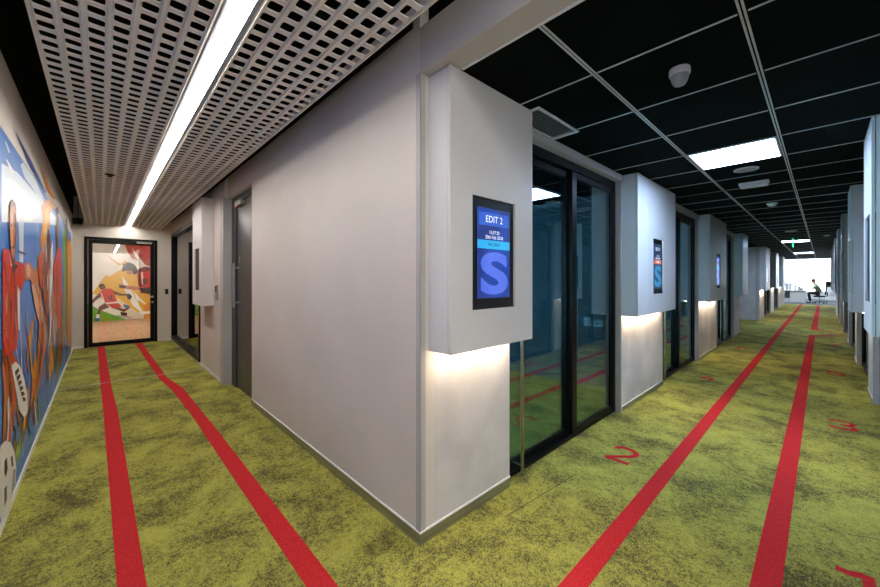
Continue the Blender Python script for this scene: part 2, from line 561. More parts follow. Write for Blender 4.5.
# backs and partitions of the edit rooms
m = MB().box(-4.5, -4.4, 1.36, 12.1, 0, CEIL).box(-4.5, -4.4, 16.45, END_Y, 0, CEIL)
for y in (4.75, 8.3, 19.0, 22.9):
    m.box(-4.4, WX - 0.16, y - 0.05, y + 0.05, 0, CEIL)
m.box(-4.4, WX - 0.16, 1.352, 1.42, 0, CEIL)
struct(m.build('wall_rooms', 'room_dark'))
# right wall pieces
RN = [3.80, 6.40, 9.08, 11.70, 14.40, 17.05, 19.70]
RL = 0.64
struct(MB().box(RX, RX + 0.16, 1.381, RN[0], 0, CEIL).build('wall_right', 'plaster'))
for i, a in enumerate(RN):
    o = struct(MB().box(RX, RX + 0.16, a, a + RL, 0, CEIL).build('wall_right', 'plaster'))
    MB().box(RX - 0.006, RX, a, a + RL, 0, 0.05).build('baseboard', 'steel', o)
    MB().box(RX - 0.008, RX, a, a + RL, 0.05, 0.062).build('baseboard_lip', 'white_trim', o)
    MB().box(RX - 0.004, RX + 0.06, a - 0.015, a, 0, CEIL).build('jamb', 'jamb_paint', o)
struct(MB().box(RX, RX + 0.16, RN[-1] + RL, 22.5, 0, CEIL).build('wall_right', 'plaster'))
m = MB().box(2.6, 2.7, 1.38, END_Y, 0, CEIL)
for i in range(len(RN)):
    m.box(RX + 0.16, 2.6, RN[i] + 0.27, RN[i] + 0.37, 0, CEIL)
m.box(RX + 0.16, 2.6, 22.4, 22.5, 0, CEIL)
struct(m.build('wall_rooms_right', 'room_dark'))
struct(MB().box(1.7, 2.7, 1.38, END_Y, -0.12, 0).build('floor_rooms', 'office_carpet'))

# ---- black tile ceiling with its tee grid
ce = struct(MB().box(-4.5, 2.7, 1.384, END_Y - 0.6, CEIL, CEIL + 0.1).build('ceiling', 'black_tile'), 'black tiled ceiling of the long corridor', 'ceiling')
tx = [-0.8365, -0.2245]
ty0, tp = 1.925, 0.6205
g = MB()
for x in tx:
    g.box(x - 0.0115, x - 0.0035, 1.385, END_Y - 0.6, CEIL - 0.004, CEIL)
    g.box(x + 0.0035, x + 0.0115, 1.385, END_Y - 0.6, CEIL - 0.004, CEIL)
g.build('ceiling_runner', 'tee_grey', ce)
g = MB()
y = ty0
ys = []
while y < END_Y - 0.7:
    ys.append(y)
    for a, b in ((WX + 0.002, tx[0] - 0.017), (tx[0] + 0.017, tx[1] - 0.017), (tx[1] + 0.017, RX - 0.002)):
        g.box(a, b, y - 0.005, y + 0.005, CEIL - 0.003, CEIL)
    y += tp
g.build('ceiling_tee', 'tee_grey', ce)
struct(MB().box(-4.5, 2.7, END_Y - 0.6, END_Y - 0.5, CEIL - 0.02, 3.3).build('beam_end', 'frame_grey'))
# header trim above the glass fronts
for a, b in DOORS_L:
    struct(MB().box(WX - 0.06, WX + 0.02, a + 0.002, b - 0.022, 2.455, CEIL - 0.001).build('trim', 'jamb_paint'))

# ---- office end
struct(MB().box(-8.1, -8, END_Y - 0.6, 37, 0, 3.3).box(-8, -4.5, END_Y - 0.6, END_Y - 0.5, 0, 3.3).build('wall_office_left', 'office_wall'))
struct(MB().box(6, 6.1, END_Y - 0.6, 37, 0, 3.3).box(2.7, 6, END_Y - 0.6, END_Y - 0.5, 0, 3.3).build('wall_office_right', 'office_wall'))
struct(MB().box(-8.1, 6.1, END_Y - 0.5, 37, 3.3, 3.4).build('ceiling_office', 'office_wall'))
o = MB().box(-8, 6, 36.8, 37.0, 0, 0.5).box(-8, 6, 36.8, 37, 3.2, 3.3).build('wall_office_end', 'office_wall')
struct(o)
wr = sroot('window_1', (0, 36.85, 0.5), 'bright office window wall behind the seated person', 'window')
m = MB()
for x in (-8, -5, -2.1, 0.9, 3.9, 5.95):
    m.box(x, x + 0.05, 36.82, 36.90, 0.5, 3.2)
m.box(-8, 6, 36.82, 36.9, 0.5, 0.54).box(-8, 6, 36.82, 36.9, 3.16, 3.2)
m.build('window_frame', 'white_trim', wr)
MB().box(-7.95, 5.95, 36.855, 36.865, 0.54, 3.16).build('pane', 'glass_window', wr)

# ================================================================== DOORS
nd = [0]


def glass_front(y0, y1, side, label):
    """black framed sliding glass front between wall pieces; side -1 is the left wall"""
    nd[0] += 1
    s = 1 if side < 0 else -1               # direction from the glass towards the corridor
    X = (WX - 0.085) if side < 0 else (RX + 0.085)
    r = sroot('door_%d' % (nd[0] + 2), (X, (y0 + y1) / 2, 0), label, 'door')
    y0, y1 = y0 + 0.004, y1 - 0.024
    B = lambda m, xa, xb, *a: m.box(X + s * xa, X + s * xb, *a)
    m = MB()
    B(m, -0.05, 0.04, y0, y0 + 0.05, 0.005, 2.455)
    B(m, -0.05, 0.04, y1 - 0.06, y1, 0.005, 2.455)
    B(m, -0.05, 0.04, y0 + 0.05, y1 - 0.06, 2.385, 2.455)
    B(m, -0.05, 0.035, y0 + 0.05, y1 - 0.06, 0.005, 0.03)
    m.build('door_frame', 'black_metal', r, bevel=0.003)
    ym = y0 + (y1 - y0) * 0.535
    leaves = ((y0 + 0.05, ym, -0.045, -0.012), (ym - 0.035, y1 - 0.06, -0.005, 0.03))
    for k, (a, b, xa, xb) in enumerate(leaves):
        lf = MB()
        lf_o = None
        B(lf, xa, xb, a, a + (0.04 if k == 0 else 0.085), 0.031, 2.384)
        B(lf, xa, xb, b - (0.07 if k == 0 else 0.03), b, 0.031, 2.384)
        e0, e1 = a + (0.04 if k == 0 else 0.085), b - (0.07 if k == 0 else 0.03)
        B(lf, xa, xb, e0, e1, 2.33, 2.384)
        B(lf, xa, xb, e0, e1, 0.031, 0.078)
        lf_o = lf.build('door_leaf', 'black_metal', r, bevel=0.002)
        WORLD[lf_o.name] = wloc(r).copy()
        pm = MB()
        B(pm, (xa + xb) / 2 - 0.004, (xa + xb) / 2 + 0.004, e0, e1, 0.078, 2.33)
        pm.build('glass_pane', 'glass_dark', lf_o)
    # long pull bar on the first leaf
    hm = MB()
    hy = y0 + 0.18
    hx = X + s * 0.065
    hm.cyl((hx, hy, 0.02), (hx, hy, 2.2), 0.012, n=12)
    for z in (0.066, 1.1, 2.1):
        hm.cyl((X + s * -0.012, hy, z), (hx, hy, z), 0.006, n=8)
    hm.build('door_handle', 'bronze_bar', r, smooth=True)
    return r


DL = ['black framed sliding glass door beside the EDIT 2 wall box', 'black framed glass door just past the EDIT 4 wall box', 'black framed glass door past the third wall box on the EDIT 2 side',
      'black framed glass door past the open recess, first of two', 'black framed glass door past the open recess, second of two']
for (a, b), l in zip(DOORS_L, DL):
    glass_front(a, b, -1, l)
RW = ['nearest', 'second', 'third', 'fourth', 'fifth', 'farthest']
for i in range(len(RN) - 1):
    glass_front(RN[i] + RL, RN[i + 1] + 0.005, 1, 'dark glass door between wall boxes on the right wall, %s of six' % RW[i])

# end glass door of the mural corridor
r = sroot('door_1', (FAR_X, 0.345, 0), 'black framed glass door at the end of the mural corridor', 'door')
d0, d1 = -0.249, 0.939
MB().box(FAR_X - 0.06, FAR_X + 0.015, d0, d0 + 0.055, 0.001, 2.299).box(FAR_X - 0.06, FAR_X + 0.015, d1 - 0.055, d1, 0.001, 2.299).box(FAR_X - 0.06, FAR_X + 0.015, d0 + 0.055, d1 - 0.055, 2.245, 2.299).build('door_frame', 'black_metal', r, bevel=0.003)
lf = MB().box(FAR_X - 0.045, FAR_X + 0.0, d0 + 0.058, d0 + 0.125, 0.006, 2.242).box(FAR_X - 0.045, FAR_X, d1 - 0.125, d1 - 0.058, 0.006, 2.242).box(FAR_X - 0.045, FAR_X, d0 + 0.125, d1 - 0.125, 2.165, 2.242).box(FAR_X - 0.045, FAR_X, d0 + 0.125, d1 - 0.125, 0.006, 0.09).build('door_leaf', 'black_metal', r, bevel=0.002)
WORLD[lf.name] = wloc(r).copy()
MB().box(FAR_X - 0.026, FAR_X - 0.018, d0 + 0.125, d1 - 0.125, 0.09, 2.165).build('glass_pane', 'glass_clear', lf)
MB().cyl((FAR_X, d1 - 0.09, 1.02), (FAR_X + 0.05, d1 - 0.09, 1.02), 0.012, n=10).cyl((FAR_X + 0.05, d1 - 0.08, 1.02), (FAR_X + 0.05, d1 - 0.20, 1.02), 0.010, n=10).cyl((FAR_X, d1 - 0.09, 0.90), (FAR_X + 0.012, d1 - 0.09, 0.90), 0.022, n=14).cyl((FAR_X, d1 - 0.09, 1.02), (FAR_X + 0.01, d1 - 0.09, 1.02), 0.026, n=14).build('door_handle', 'steel', r, smooth=True)
MB().box(FAR_X + 0.016, FAR_X + 0.06, d1 - 0.36, d1 - 0.10, 2.20, 2.245).build('door_closer', 'steel', r, bevel=0.004)

# grey solid door
r = sroot('door_2', (-4.9, WY + 0.06, 0), 'dark grey solid door in the broad pale wall', 'door')
MB().box(-5.459, -5.25, WY + 0.045, WY + 0.109, 0.001, 2.499).box(-4.45, -4.411, WY + 0.045, WY + 0.109, 0.001, 2.499).box(-5.25, -4.45, WY + 0.045, WY + 0.109, 2.42, 2.499).build('door_frame', 'frame_grey', r, bevel=0.003)
MB().box(-5.247, -4.453, WY + 0.06, WY + 0.105, 0.006, 2.416).build('door_leaf', 'door_grey', r, bevel=0.003)
hx, hy = -5.12, WY - 0.012
MB().cyl((hx, hy, 1.06), (hx, hy, 1.62), 0.014, n=12).cyl((hx, hy, 1.12), (hx, WY + 0.061, 1.12), 0.009, n=10).cyl((hx, hy, 1.56), (hx, WY + 0.061, 1.56), 0.009, n=10).build('door_handle', 'grey_plastic', r, smooth=True)
MB().box(-5.14, -4.90, WY + 0.005, WY + 0.059, 2.345, 2.405).build('door_closer', 'steel', r, bevel=0.004)
MB().box(-5.12, -5.07, WY + 0.0045, WY + 0.0055, 2.336, 2.344).build('indicator_lamp', 'red_led', r)
MB().box(-5.15, -5.10, WY + 0.055, WY + 0.0597, 1.63, 1.72).build('lock_plate', 'steel', r, bevel=0.002)

# corridor window
r = sroot('window_2', (-8.45, WY, 0), 'black framed floor to ceiling glass by the end door', 'window')
a, b, z0, z1 = -10.299, -7.051, 0.042, 2.459
MB().box(a, a + 0.07, WY - 0.06, WY + 0.06, z0, z1).box(b - 0.07, b, WY - 0.06, WY + 0.06, z0, z1).box(a + 0.07, b - 0.07, WY - 0.06, WY + 0.06, z1 - 0.08, z1).box(a + 0.07, b - 0.07, WY - 0.06, WY + 0.06, z0, z0 + 0.08).build('window_frame', 'black_metal', r, bevel=0.003)
MB().box(a + 0.07, b - 0.07, WY - 0.004, WY + 0.004, z0 + 0.08, z1 - 0.08).build('pane', 'glass_side', r)
# dark room behind the corridor window
struct(MB().box(-10.4, -5.5, 3.0, 3.1, 0, 3.1).box(-5.6, -5.5, WY + 0.12, 3.0, 0, 3.1).box(-10.5, -10.4, 1.6, 3.0, 0, 3.1).box(-10.4, -5.6, WY + 0.12, 3.0, 2.6, 2.7).build('wall_side_room', 'void_black'))

# ================================================================== WALL BOXES


def wall_box(y0, y1, side, label, screen=None, seams=(), led=True, name='wall_box', group=None):
    s = 1 if side < 0 else -1
    XW = (WX if side < 0 else RX) + s * 0.0005
    XF = XW + s * 0.17
    z0, z1 = 1.03, CEIL - 0.004
    r = thing(name, label, 'wall box', (XW, (y0 + y1) / 2, z0), group)
    pt = 0.016
    xi = XF - s * (pt + 0.004)
    m = MB()
    # case: sides, top, bottom, back
    m.box(XW, xi, y0, y0 + 0.016, z0, z1).box(XW, xi, y1 - 0.016, y1, z0, z1)
    m.box(XW, xi, y0 + 0.016, y1 - 0.016, z0, z0 + 0.016).box(XW, xi, y0 + 0.016, y1 - 0.016, z1 - 0.016, z1)
    m.box(XW, XW + s * 0.01, y0 + 0.016, y1 - 0.016, z0 + 0.016, z1 - 0.016)
    m.build('case', 'box_paint', r, bevel=0.0015)
    cuts = [y0] + list(seams) + [y1]
    for a, b in zip(cuts[:-1], cuts[1:]):
        a2, b2 = a + (0.0012 if a != y0 else 0), b - (0.0012 if b != y1 else 0)
        f = MB()
        x0_, x1_ = XF - s * pt, XF
        if screen and a < (screen[0] + screen[1]) / 2 < b:
            q0, q1, p0, p1 = screen
            f.box(x0_, x1_, a2, q0, z0, z1).box(x0_, x1_, q1, b2, z0, z1).box(x0_, x1_, q0, q1, z0, p0).box(x0_, x1_, q0, q1, p1, z1)
            f.build('front_panel', 'box_paint', r)
            rc = MB()
            xr = XF - s * 0.06
            rc.box(xr, xi, q0 - 0.008, q0, p0 - 0.008, p1 + 0.008).box(xr, xi, q1, q1 + 0.008, p0 - 0.008, p1 + 0.008)
            rc.box(xr, xi, q0, q1, p0 - 0.008, p0).box(xr, xi, q0, q1, p1, p1 + 0.008).box(xr, xr - s * 0.006, q0 - 0.008, q1 + 0.008, p0 - 0.008, p1 + 0.008)
            rc.build('recess', 'black_plastic', r)
        else:
            f.box(x0_, x1_, a2, b2, z0, z1)
            f.build('front_panel', 'box_paint', r, bevel=0.0012)
    if led:
        MB().box(XW + s * 0.05, XW + s * 0.075, y0 + 0.06, y1 - 0.06, z0 - 0.006, z0 - 0.0005).build('light_strip', 'lamp_strip', r)
    return r


def display(q, side, kind, label, title, status, group='room displays'):
    """room display standing in the recess of a wall box"""
    q0, q1, p0, p1 = q
    s = 1 if side < 0 else -1
    XF = (WX if side < 0 else RX) + s * 0.1705
    xb, xf = XF - s * 0.0585, XF - s * 0.012
    g0, g1, h0, h1 = q0 + 0.002, q1 - 0.002, p0 + 0.002, p1 - 0.002
    r = thing('room_display', label, 'display', ((xb + xf) / 2, (q0 + q1) / 2, p0), group)
    b = MB().box(xb, xf, g0, g1, h0, h1)
    b.build('bezel', 'black_plastic', r, bevel=0.002)
    fy0, fy1 = (g0 + 0.048, g1 - 0.044)
    fz0, fz1 = h0 + 0.06, h1 - 0.055
    lay = lambda k: xf + s * (0.003 + 0.0006 * k)
    scr = MB().box(xf, lay(0), fy0, fy1, fz0, fz1).build('screen', 'screen_teal' if kind == 'teal' else 'screen_blue', r)
    if kind == 'plain':
        return r
    if kind == 'off':
        scr.data.materials[0] = M['black_plastic']
        return r
    W, H = fy1 - fy0, fz1 - fz0
    yc = (fy0 + fy1) / 2
    P = lambda k: (lambda x, y: (lay(k), yc + s * x, y))

    def rect(k, x0, x1, z0, z1, name, m):
        f = P(k)
        MB().poly([f(x0, z0), f(x1, z0), f(x1, z1), f(x0, z1)]).build(name, m, r)
    # edge of the glass
    fr = MB()
    for aa in ((-W / 2 - 0.004, -W / 2, fz0 - 0.004, fz1 + 0.004), (W / 2, W / 2 + 0.004, fz0 - 0.004, fz1 + 0.004), (-W / 2, W / 2, fz1, fz1 + 0.004), (-W / 2, W / 2, fz0 - 0.004, fz0)):
        f = P(0.5)
        fr.poly([f(aa[0], aa[2]), f(aa[1], aa[2]), f(aa[1], aa[3]), f(aa[0], aa[3])])
    fr.build('screen_edge', 'frame_grey', r)
    rect(1, -W * 0.46, W * 0.46, fz0 + H * 0.81, fz0 + H * 0.955, 'header_bar', 'screen_header' if kind != 'teal' else 'screen_teal')
    t = MB()
    text_mesh(title, H * 0.108, lambda x, y: P(2)(x, fz0 + H * 0.88 + y), t, bold=0.0, sx=1.0)
    t.build('title_lettering', 'screen_white', r)
    t = MB()
    text_mesh('15:37:20', H * 0.055, lambda x, y: P(2)(x, fz0 + H * 0.735 + y), t, bold=0.0)
    text_mesh('20th Feb 2018', H * 0.055, lambda x, y: P(2)(x, fz0 + H * 0.68 + y), t, bold=0.0)
    t.build('date_lettering', 'screen_white', r)
    rect(1, -W * 0.5, W * 0.5, fz0 + H * 0.55, fz0 + H * 0.645, 'status_bar', 'screen_cyan' if status == 'VACANT' else 'screen_orange')
    t = MB()
    text_mesh(status, H * 0.058, lambda x, y: P(2)(x, fz0 + H * 0.598 + y), t, bold=0.0)
    t.build('status_lettering', 'screen_ink' if status == 'VACANT' else 'screen_white', r)
    # large S emblem filling the foot of the screen, cut off at the edges
    S = MB()
    text_mesh('S', H * 0.62, lambda x, y: P(1.5)(x + W * 0.01, fz0 + H * 0.25 + y), S, bold=0.012, sx=1.75)
    S.build('emblem_lettering', 'screen_violet' if kind != 'teal' else 'screen_aqua', r)
    return r


BT = (1.25, 1.88)
LB = [
    (1.297, 2.055, (1.467, 1.862), (), True, 'white wall box with EDIT 2 display at the outer corner', 'EDIT 2', 'VACANT', 'blue', 'blue room display reading EDIT 2 on the corner wall box'),
    (4.02, 5.41, (4.52, 4.89), (4.40, 5.02), True, 'pale wall box with EDIT 4 display, past the first glass door', 'EDIT 4', 'IN USE', 'teal', 'dark teal room display with orange status bar'),
    (7.505, 9.03, (8.06, 8.43), (7.92, 8.56), True, 'pale wall box with blue display past the second glass door', 'EDIT 6', 'VACANT', 'blue', 'blue room display on the third wall box from the corner'),
    (11.14, 12.06, None, (11.72,), False, 'shorter blank wall box beside the open recess', None, None, None, None),
    (16.352, 17.75, (16.85, 17.2), (16.7, 17.35), True, 'pale wall box on the far edge of the open recess', None, None, 'plain', 'room display on the box at the far edge of the recess'),
    (20.23, 21.65, (20.75, 21.1), (20.6, 21.25), True, 'pale wall box second past the open recess', None, None, 'plain', 'room display on the second box past the recess'),
    (24.08, 25.5, (24.6, 24.95), (24.45, 25.1), True, 'pale wall box nearest the bright office on the EDIT 2 side', None, None, 'plain', 'room display on the box next to the bright office'),
]
for y0, y1, sy, seams, led, lab, title, st, kind, dlab in LB:
    q = (sy[0], sy[1], *BT) if sy else None
    wall_box(y0, y1, -1, lab, q, seams, led, group='wall boxes along the EDIT 2 side')
    if q:
        display(q, -1, kind, dlab, title, st)
RB = ['nearest', 'second nearest', 'third nearest', 'middle', 'third farthest', 'second farthest', 'farthest']
for i, a in enumerate(RN):
    q = (a + 0.13, a + 0.50, *BT)
    wall_box(a - 0.004, a + RL, 1, '%s of the pale wall boxes along the right wall' % RB[i], q, (), True, group='wall boxes along the right wall')
    display(q, 1, 'off', 'switched-off room display in the %s wall box of the right wall' % RB[i], 'EDIT %d' % (2 * i + 1), 'VACANT', group='room displays of the right wall')

# box in the mural corridor, facing the mural
XB0, XB1, YW, YF, zb0, zb1 = -6.81, -6.11, WY - 0.0405, 1.055, 1.03, 2.60
r = thing('wall_box', 'cream wall box beside the grey door facing the mural', 'wall box', (-6.46, YW, zb0))
q0, q1 = -6.66, -6.30
MB().box(XB0, XB0 + 0.016, YF + 0.016, YW, zb0, zb1).box(XB1 - 0.016, XB1, YF + 0.016, YW, zb0, zb1).box(XB0 + 0.016, XB1 - 0.016, YF + 0.016, YW, zb0, zb0 + 0.016).box(XB0 + 0.016, XB1 - 0.016, YF + 0.016, YW, zb1 - 0.016, zb1).build('case', 'box_paint', r, bevel=0.0015)
MB().box(XB0, q0, YF, YF + 0.015, zb0, zb1).box(q1, XB1, YF, YF + 0.015, zb0, zb1).box(q0, q1, YF, YF + 0.015, zb0, BT[0]).box(q0, q1, YF, YF + 0.015, BT[1], zb1).build('front_panel', 'box_paint', r)
MB().box(q0 - 0.01, q1 + 0.01, YF + 0.062, YF + 0.070, BT[0] - 0.01, BT[1] + 0.01).box(q0 - 0.01, q0, YF + 0.016, YF + 0.062, BT[0] - 0.01, BT[1] + 0.01).box(q1, q1 + 0.01, YF + 0.016, YF + 0.062, BT[0] - 0.01, BT[1] + 0.01).box(q0, q1, YF + 0.016, YF + 0.062, BT[0] - 0.01, BT[0]).box(q0, q1, YF + 0.016, YF + 0.062, BT[1], BT[1] + 0.01).build('recess', 'black_plastic', r)
r = thing('room_display', 'dark room display in the box beside the grey door', 'display', (-6.48, YF + 0.04, BT[0]))
MB().box(q0 + 0.002, q1 - 0.002, YF + 0.015, YF + 0.061, BT[0] + 0.002, BT[1] - 0.002).build('bezel', 'black_plastic', r, bevel=0.002)
MB().box(q0 + 0.04, q1 - 0.04, YF + 0.012, YF + 0.015, BT[0] + 0.06, BT[1] - 0.05).build('screen', 'black_plastic', r)

# ================================================================== PERFORATED CEILING AND LINEAR LAMP
GZ = 2.565


def grille(y0, ncol, py, label):
    px = 0.091
    x0, x1 = -10.36, 0.75
    nx = int((x1 - x0) / px)
    r = thing('perforated_ceiling', label, 'ceiling panel', (x0, y0, GZ), 'perforated ceiling panels of the mural corridor')
    hx, hy, c = 0.0340, py * 0.365, 0.012
    base = [(-hx, -hy + c), (-hx + c * 0.3, -hy + c * 0.3), (-hx + c, -hy), (hx - c, -hy), (hx - c * 0.3, -hy + c * 0.3), (hx, -hy + c), (hx, hy - c), (hx - c * 0.3, hy - c * 0.3), (hx - c, hy), (-hx + c, hy), (-hx + c * 0.3, hy - c * 0.3), (-hx, hy - c)]
    n = 12
    V, F = [], []
    lips = [(1.0, 0.0), (0.975, -0.003), (0.93, -0.003), (0.91, 0.001), (0.91, 0.004)]
    corners = [(-px / 2, -py / 2), (px / 2, -py / 2), (px / 2, py / 2), (-px / 2, py / 2)]
    for i in range(nx):
        for j in range(ncol):
            cx, cy = x0 + (i + .5) * px, y0 + (j + .5) * py
            k = len(V)
            V += [(cx + a, cy + b, GZ) for a, b in corners]
            for sc_, dz in lips:
                V += [(cx + a * sc_, cy + b * sc_, GZ + dz) for a, b in base]
            q = k + 4
            # flat rib face: corner to the rounded hole
            groups = ((0, [1, 2], 11), (1, [4, 5], 3), (2, [7, 8], 6), (3, [10, 11], 9))
            F += [(k, q + 0, q + 1), (k, q + 1, q + 2), (k + 1, q + 3, q + 4), (k + 1, q + 4, q + 5), (k + 2, q + 6, q + 7), (k + 2, q + 7, q + 8), (k + 3, q + 9, q + 10), (k + 3, q + 10, q + 11)]
            F += [(k, q + 2, q + 3, k + 1), (k + 1, q + 5, q + 6, k + 2), (k + 2, q + 8, q + 9, k + 3), (k + 3, q + 11, q + 0, k)]
            for l in range(len(lips) - 1):
                a0, a1 = q + l * n, q + (l + 1) * n
                F += [(a0 + t, a1 + t, a1 + (t + 1) % n, a0 + (t + 1) % n) for t in range(n)]
    m = MB()
    m.v, m.f, m.mi = V, F, [0] * len(F)
    me_o = m.build('perforated_sheet', 'grille_paint', r)
    xe, ye = x0 + nx * px, y0 + ncol * py
    rb = MB()
    for j in range(ncol + 1):
        yc = y0 + j * py
        a_, b_ = max(yc - py * 0.095, y0), min(yc + py * 0.095, ye)
        rb.box(x0, xe, a_, b_, GZ - 0.009, GZ - 0.0003)
    rb.build('rib_pattern', 'grille_paint', r, bevel=0.003)
    MB().box(x0 - 0.006, xe + 0.006, y0 - 0.006, y0, GZ - 0.004, GZ + 0.05).box(x0 - 0.006, xe + 0.006, ye, ye + 0.006, GZ - 0.004, GZ + 0.05).box(x0 - 0.006, x0, y0, ye, GZ - 0.004, GZ + 0.05).box(xe, xe + 0.006, y0, ye, GZ - 0.004, GZ + 0.05).build('edge_frame', 'grille_paint', r)
    h = MB()
    for x in (-9, -6, -3.5, -1.2):
        for yy in (y0 + 0.05, ye - 0.05):
            h.cyl((x, yy, GZ + 0.03), (x, yy, 3.1), 0.004, n=6)
    h.build('hanger_rod', 'black_metal', r)


grille(-0.222, 7, 0.0835, 'wide perforated ceiling panel next to the mural wall')
grille(0.492, 6, 0.0845, 'perforated ceiling panel over the grey door side')
r = thing('linear_lamp', 'long glowing linear ceiling lamp between perforated panels', 'ceiling lamp', (-5, 0.44, 2.56))
MB().box(-10.36, 0.75, 0.370, 0.376, 2.561, 2.64).box(-10.36, 0.75, 0.376, 0.408, 2.572, 2.64).box(-10.36, 0.75, 0.466, 0.4835, 2.561, 2.64).box(-10.36, 0.75, 0.404, 0.466, 2.60, 2.64).build('housing', 'grey_plastic', r)
MB().box(-10.35, 0.74, 0.410, 0.464, 2.561, 2.598).build('diffuser', 'lamp_linear', r)
o = MB().lathe((-5.32, 0.073, GZ), [(0.045, -0.004), (0.045, -0.012), (0.03, -0.016), (0.014, -0.03), (0.012, -0.034)], n=18).build('sprinkler_head', 'black_plastic', smooth=True, origin=(-5.32, 0.073, GZ - 0.004))
o['label'] = 'small dark sprinkler head in the perforated ceiling'
o['category'] = 'sprinkler'
o = MB().box(-10.30, -10.02, -0.40, -0.26, 2.50, 2.62).build('junction_box', 'black_metal', origin=(-10.2, -0.33, 2.5), bevel=0.004)
MB().cyl((-10.2, -0.33, 2.62), (-10.2, -0.33, 3.1), 0.006, n=8).build('hanger_rod', 'black_metal', o)
o['label'] = 'black service box hanging above the end of the mural'
o['category'] = 'service box'

# ================================================================== CEILING FITTINGS OF THE LONG CORRIDOR
nz_ = 0


def ceiling_light(y0, label):
    x0, x1 = tx[0] + 0.018, tx[1] - 0.018
    r = thing('ceiling_light', label, 'ceiling light', ((x0 + x1) / 2, y0 + tp / 2, CEIL), 'square ceiling lights of the long corridor')
    a, b = y0 + 0.008, y0 + tp - 0.008
    MB().box(x0, x0 + 0.012, a, b, CEIL - 0.008, CEIL - 0.0005).box(x1 - 0.012, x1, a, b, CEIL - 0.008, CEIL - 0.0005).box(x0 + 0.012, x1 - 0.012, a, a + 0.012, CEIL - 0.008, CEIL - 0.0005).box(x0 + 0.012, x1 - 0.012, b - 0.012, b, CEIL - 0.008, CEIL - 0.0005).build('frame', 'white_plastic', r)
    MB().box(x0 + 0.012, x1 - 0.012, a + 0.012, b - 0.012, CEIL - 0.006, CEIL - 0.0005).build('diffuser', 'lamp_panel', r)


def row(i):
    return ty0 + tp * i


ceiling_light(row(3), 'square glowing ceiling light nearest the beam')
ceiling_light(row(20), 'second square ceiling light, behind the green exit sign')
ceiling_light(row(31), 'third square ceiling light, nearest the office window')


def fitting(name, label, cat, parts, loc, group=None):
    r = thing(name, label, cat, loc, group)
    for pn, prof, m in parts:
        MB().lathe(loc, prof, n=36).build(pn, m, r, smooth=True)
    return r


fitting('dome_sensor', 'pale dome sensor on the black tile nearest the beam', 'sensor',
        [('base', [(0.046, -0.0005), (0.048, -0.008), (0.048, -0.03), (0.045, -0.036)], 'white_plastic'),
         ('dome', [(0.042, -0.036), (0.040, -0.05), (0.034, -0.07), (0.025, -0.084), (0.012, -0.090), (0.003, -0.092)], 'grey_plastic')], (-0.511, 2.205, CEIL))
fitting('ceiling_speaker', 'round flat ceiling speaker just past the square light', 'speaker',
        [('rim', [(0.098, -0.0005), (0.10, -0.004), (0.098, -0.009), (0.088, -0.010)], 'white_plastic'), ('grille', [(0.086, -0.010), (0.06, -0.012), (0.01, -0.013)], 'grey_plastic')], (-0.521, 4.70, CEIL))
fitting('smoke_detector', 'white smoke detector past the emergency light', 'detector',
        [('base', [(0.062, -0.0005), (0.064, -0.012), (0.058, -0.02)], 'white_plastic'), ('head', [(0.048, -0.02), (0.046, -0.036), (0.03, -0.046), (0.008, -0.048)], 'white_plastic')], (-0.496, 7.08, CEIL))
fitting('ceiling_speaker', 'small far ceiling speaker before the exit sign', 'speaker',
        [('rim', [(0.098, -0.0005), (0.10, -0.004), (0.098, -0.012), (0.088, -0.014)], 'white_plastic'), ('grille', [(0.086, -0.014), (0.06, -0.016), (0.01, -0.017)], 'grey_plastic')], (-0.487, 11.5, CEIL))
fitting('smoke_detector', 'far smoke detector on the tiles towards the right wall', 'detector',
        [('base', [(0.062, -0.0005), (0.064, -0.012), (0.058, -0.02)], 'white_plastic'), ('head', [(0.048, -0.02), (0.046, -0.036), (0.03, -0.046), (0.008, -0.048)], 'white_plastic')], (0.08, 13.2, CEIL))
r = thing('emergency_light', 'white box emergency light between speaker and smoke detector', 'emergency light', (-0.529, 5.39, CEIL))
MB().box(-0.66, -0.40, 5.335, 5.445, CEIL - 0.03, CEIL - 0.0005).build('base', 'white_plastic', r, bevel=0.006)
MB().box(-0.65, -0.41, 5.343, 5.437, CEIL - 0.058, CEIL - 0.03).build('lens', 'white_plastic', r, bevel=0.012)
MB().cyl((-0.53, 5.3425, CEIL - 0.045), (-0.53, 5.339, CEIL - 0.045), 0.006, n=10).build('indicator_lamp', 'screen_cyan', r)
r = thing('exit_sign', 'thin green glowing exit sign hanging below the second light', 'exit sign', (-0.54, 13.6, CEIL))
MB().box(-0.555, -0.525, 13.43, 13.77, CEIL - 0.03, CEIL - 0.0005).build('base', 'white_plastic', r, bevel=0.004)
MB().box(-0.548, -0.532, 13.42, 13.78, CEIL - 0.24, CEIL - 0.03).build('sign_panel', 'exit_green', r, bevel=0.002)

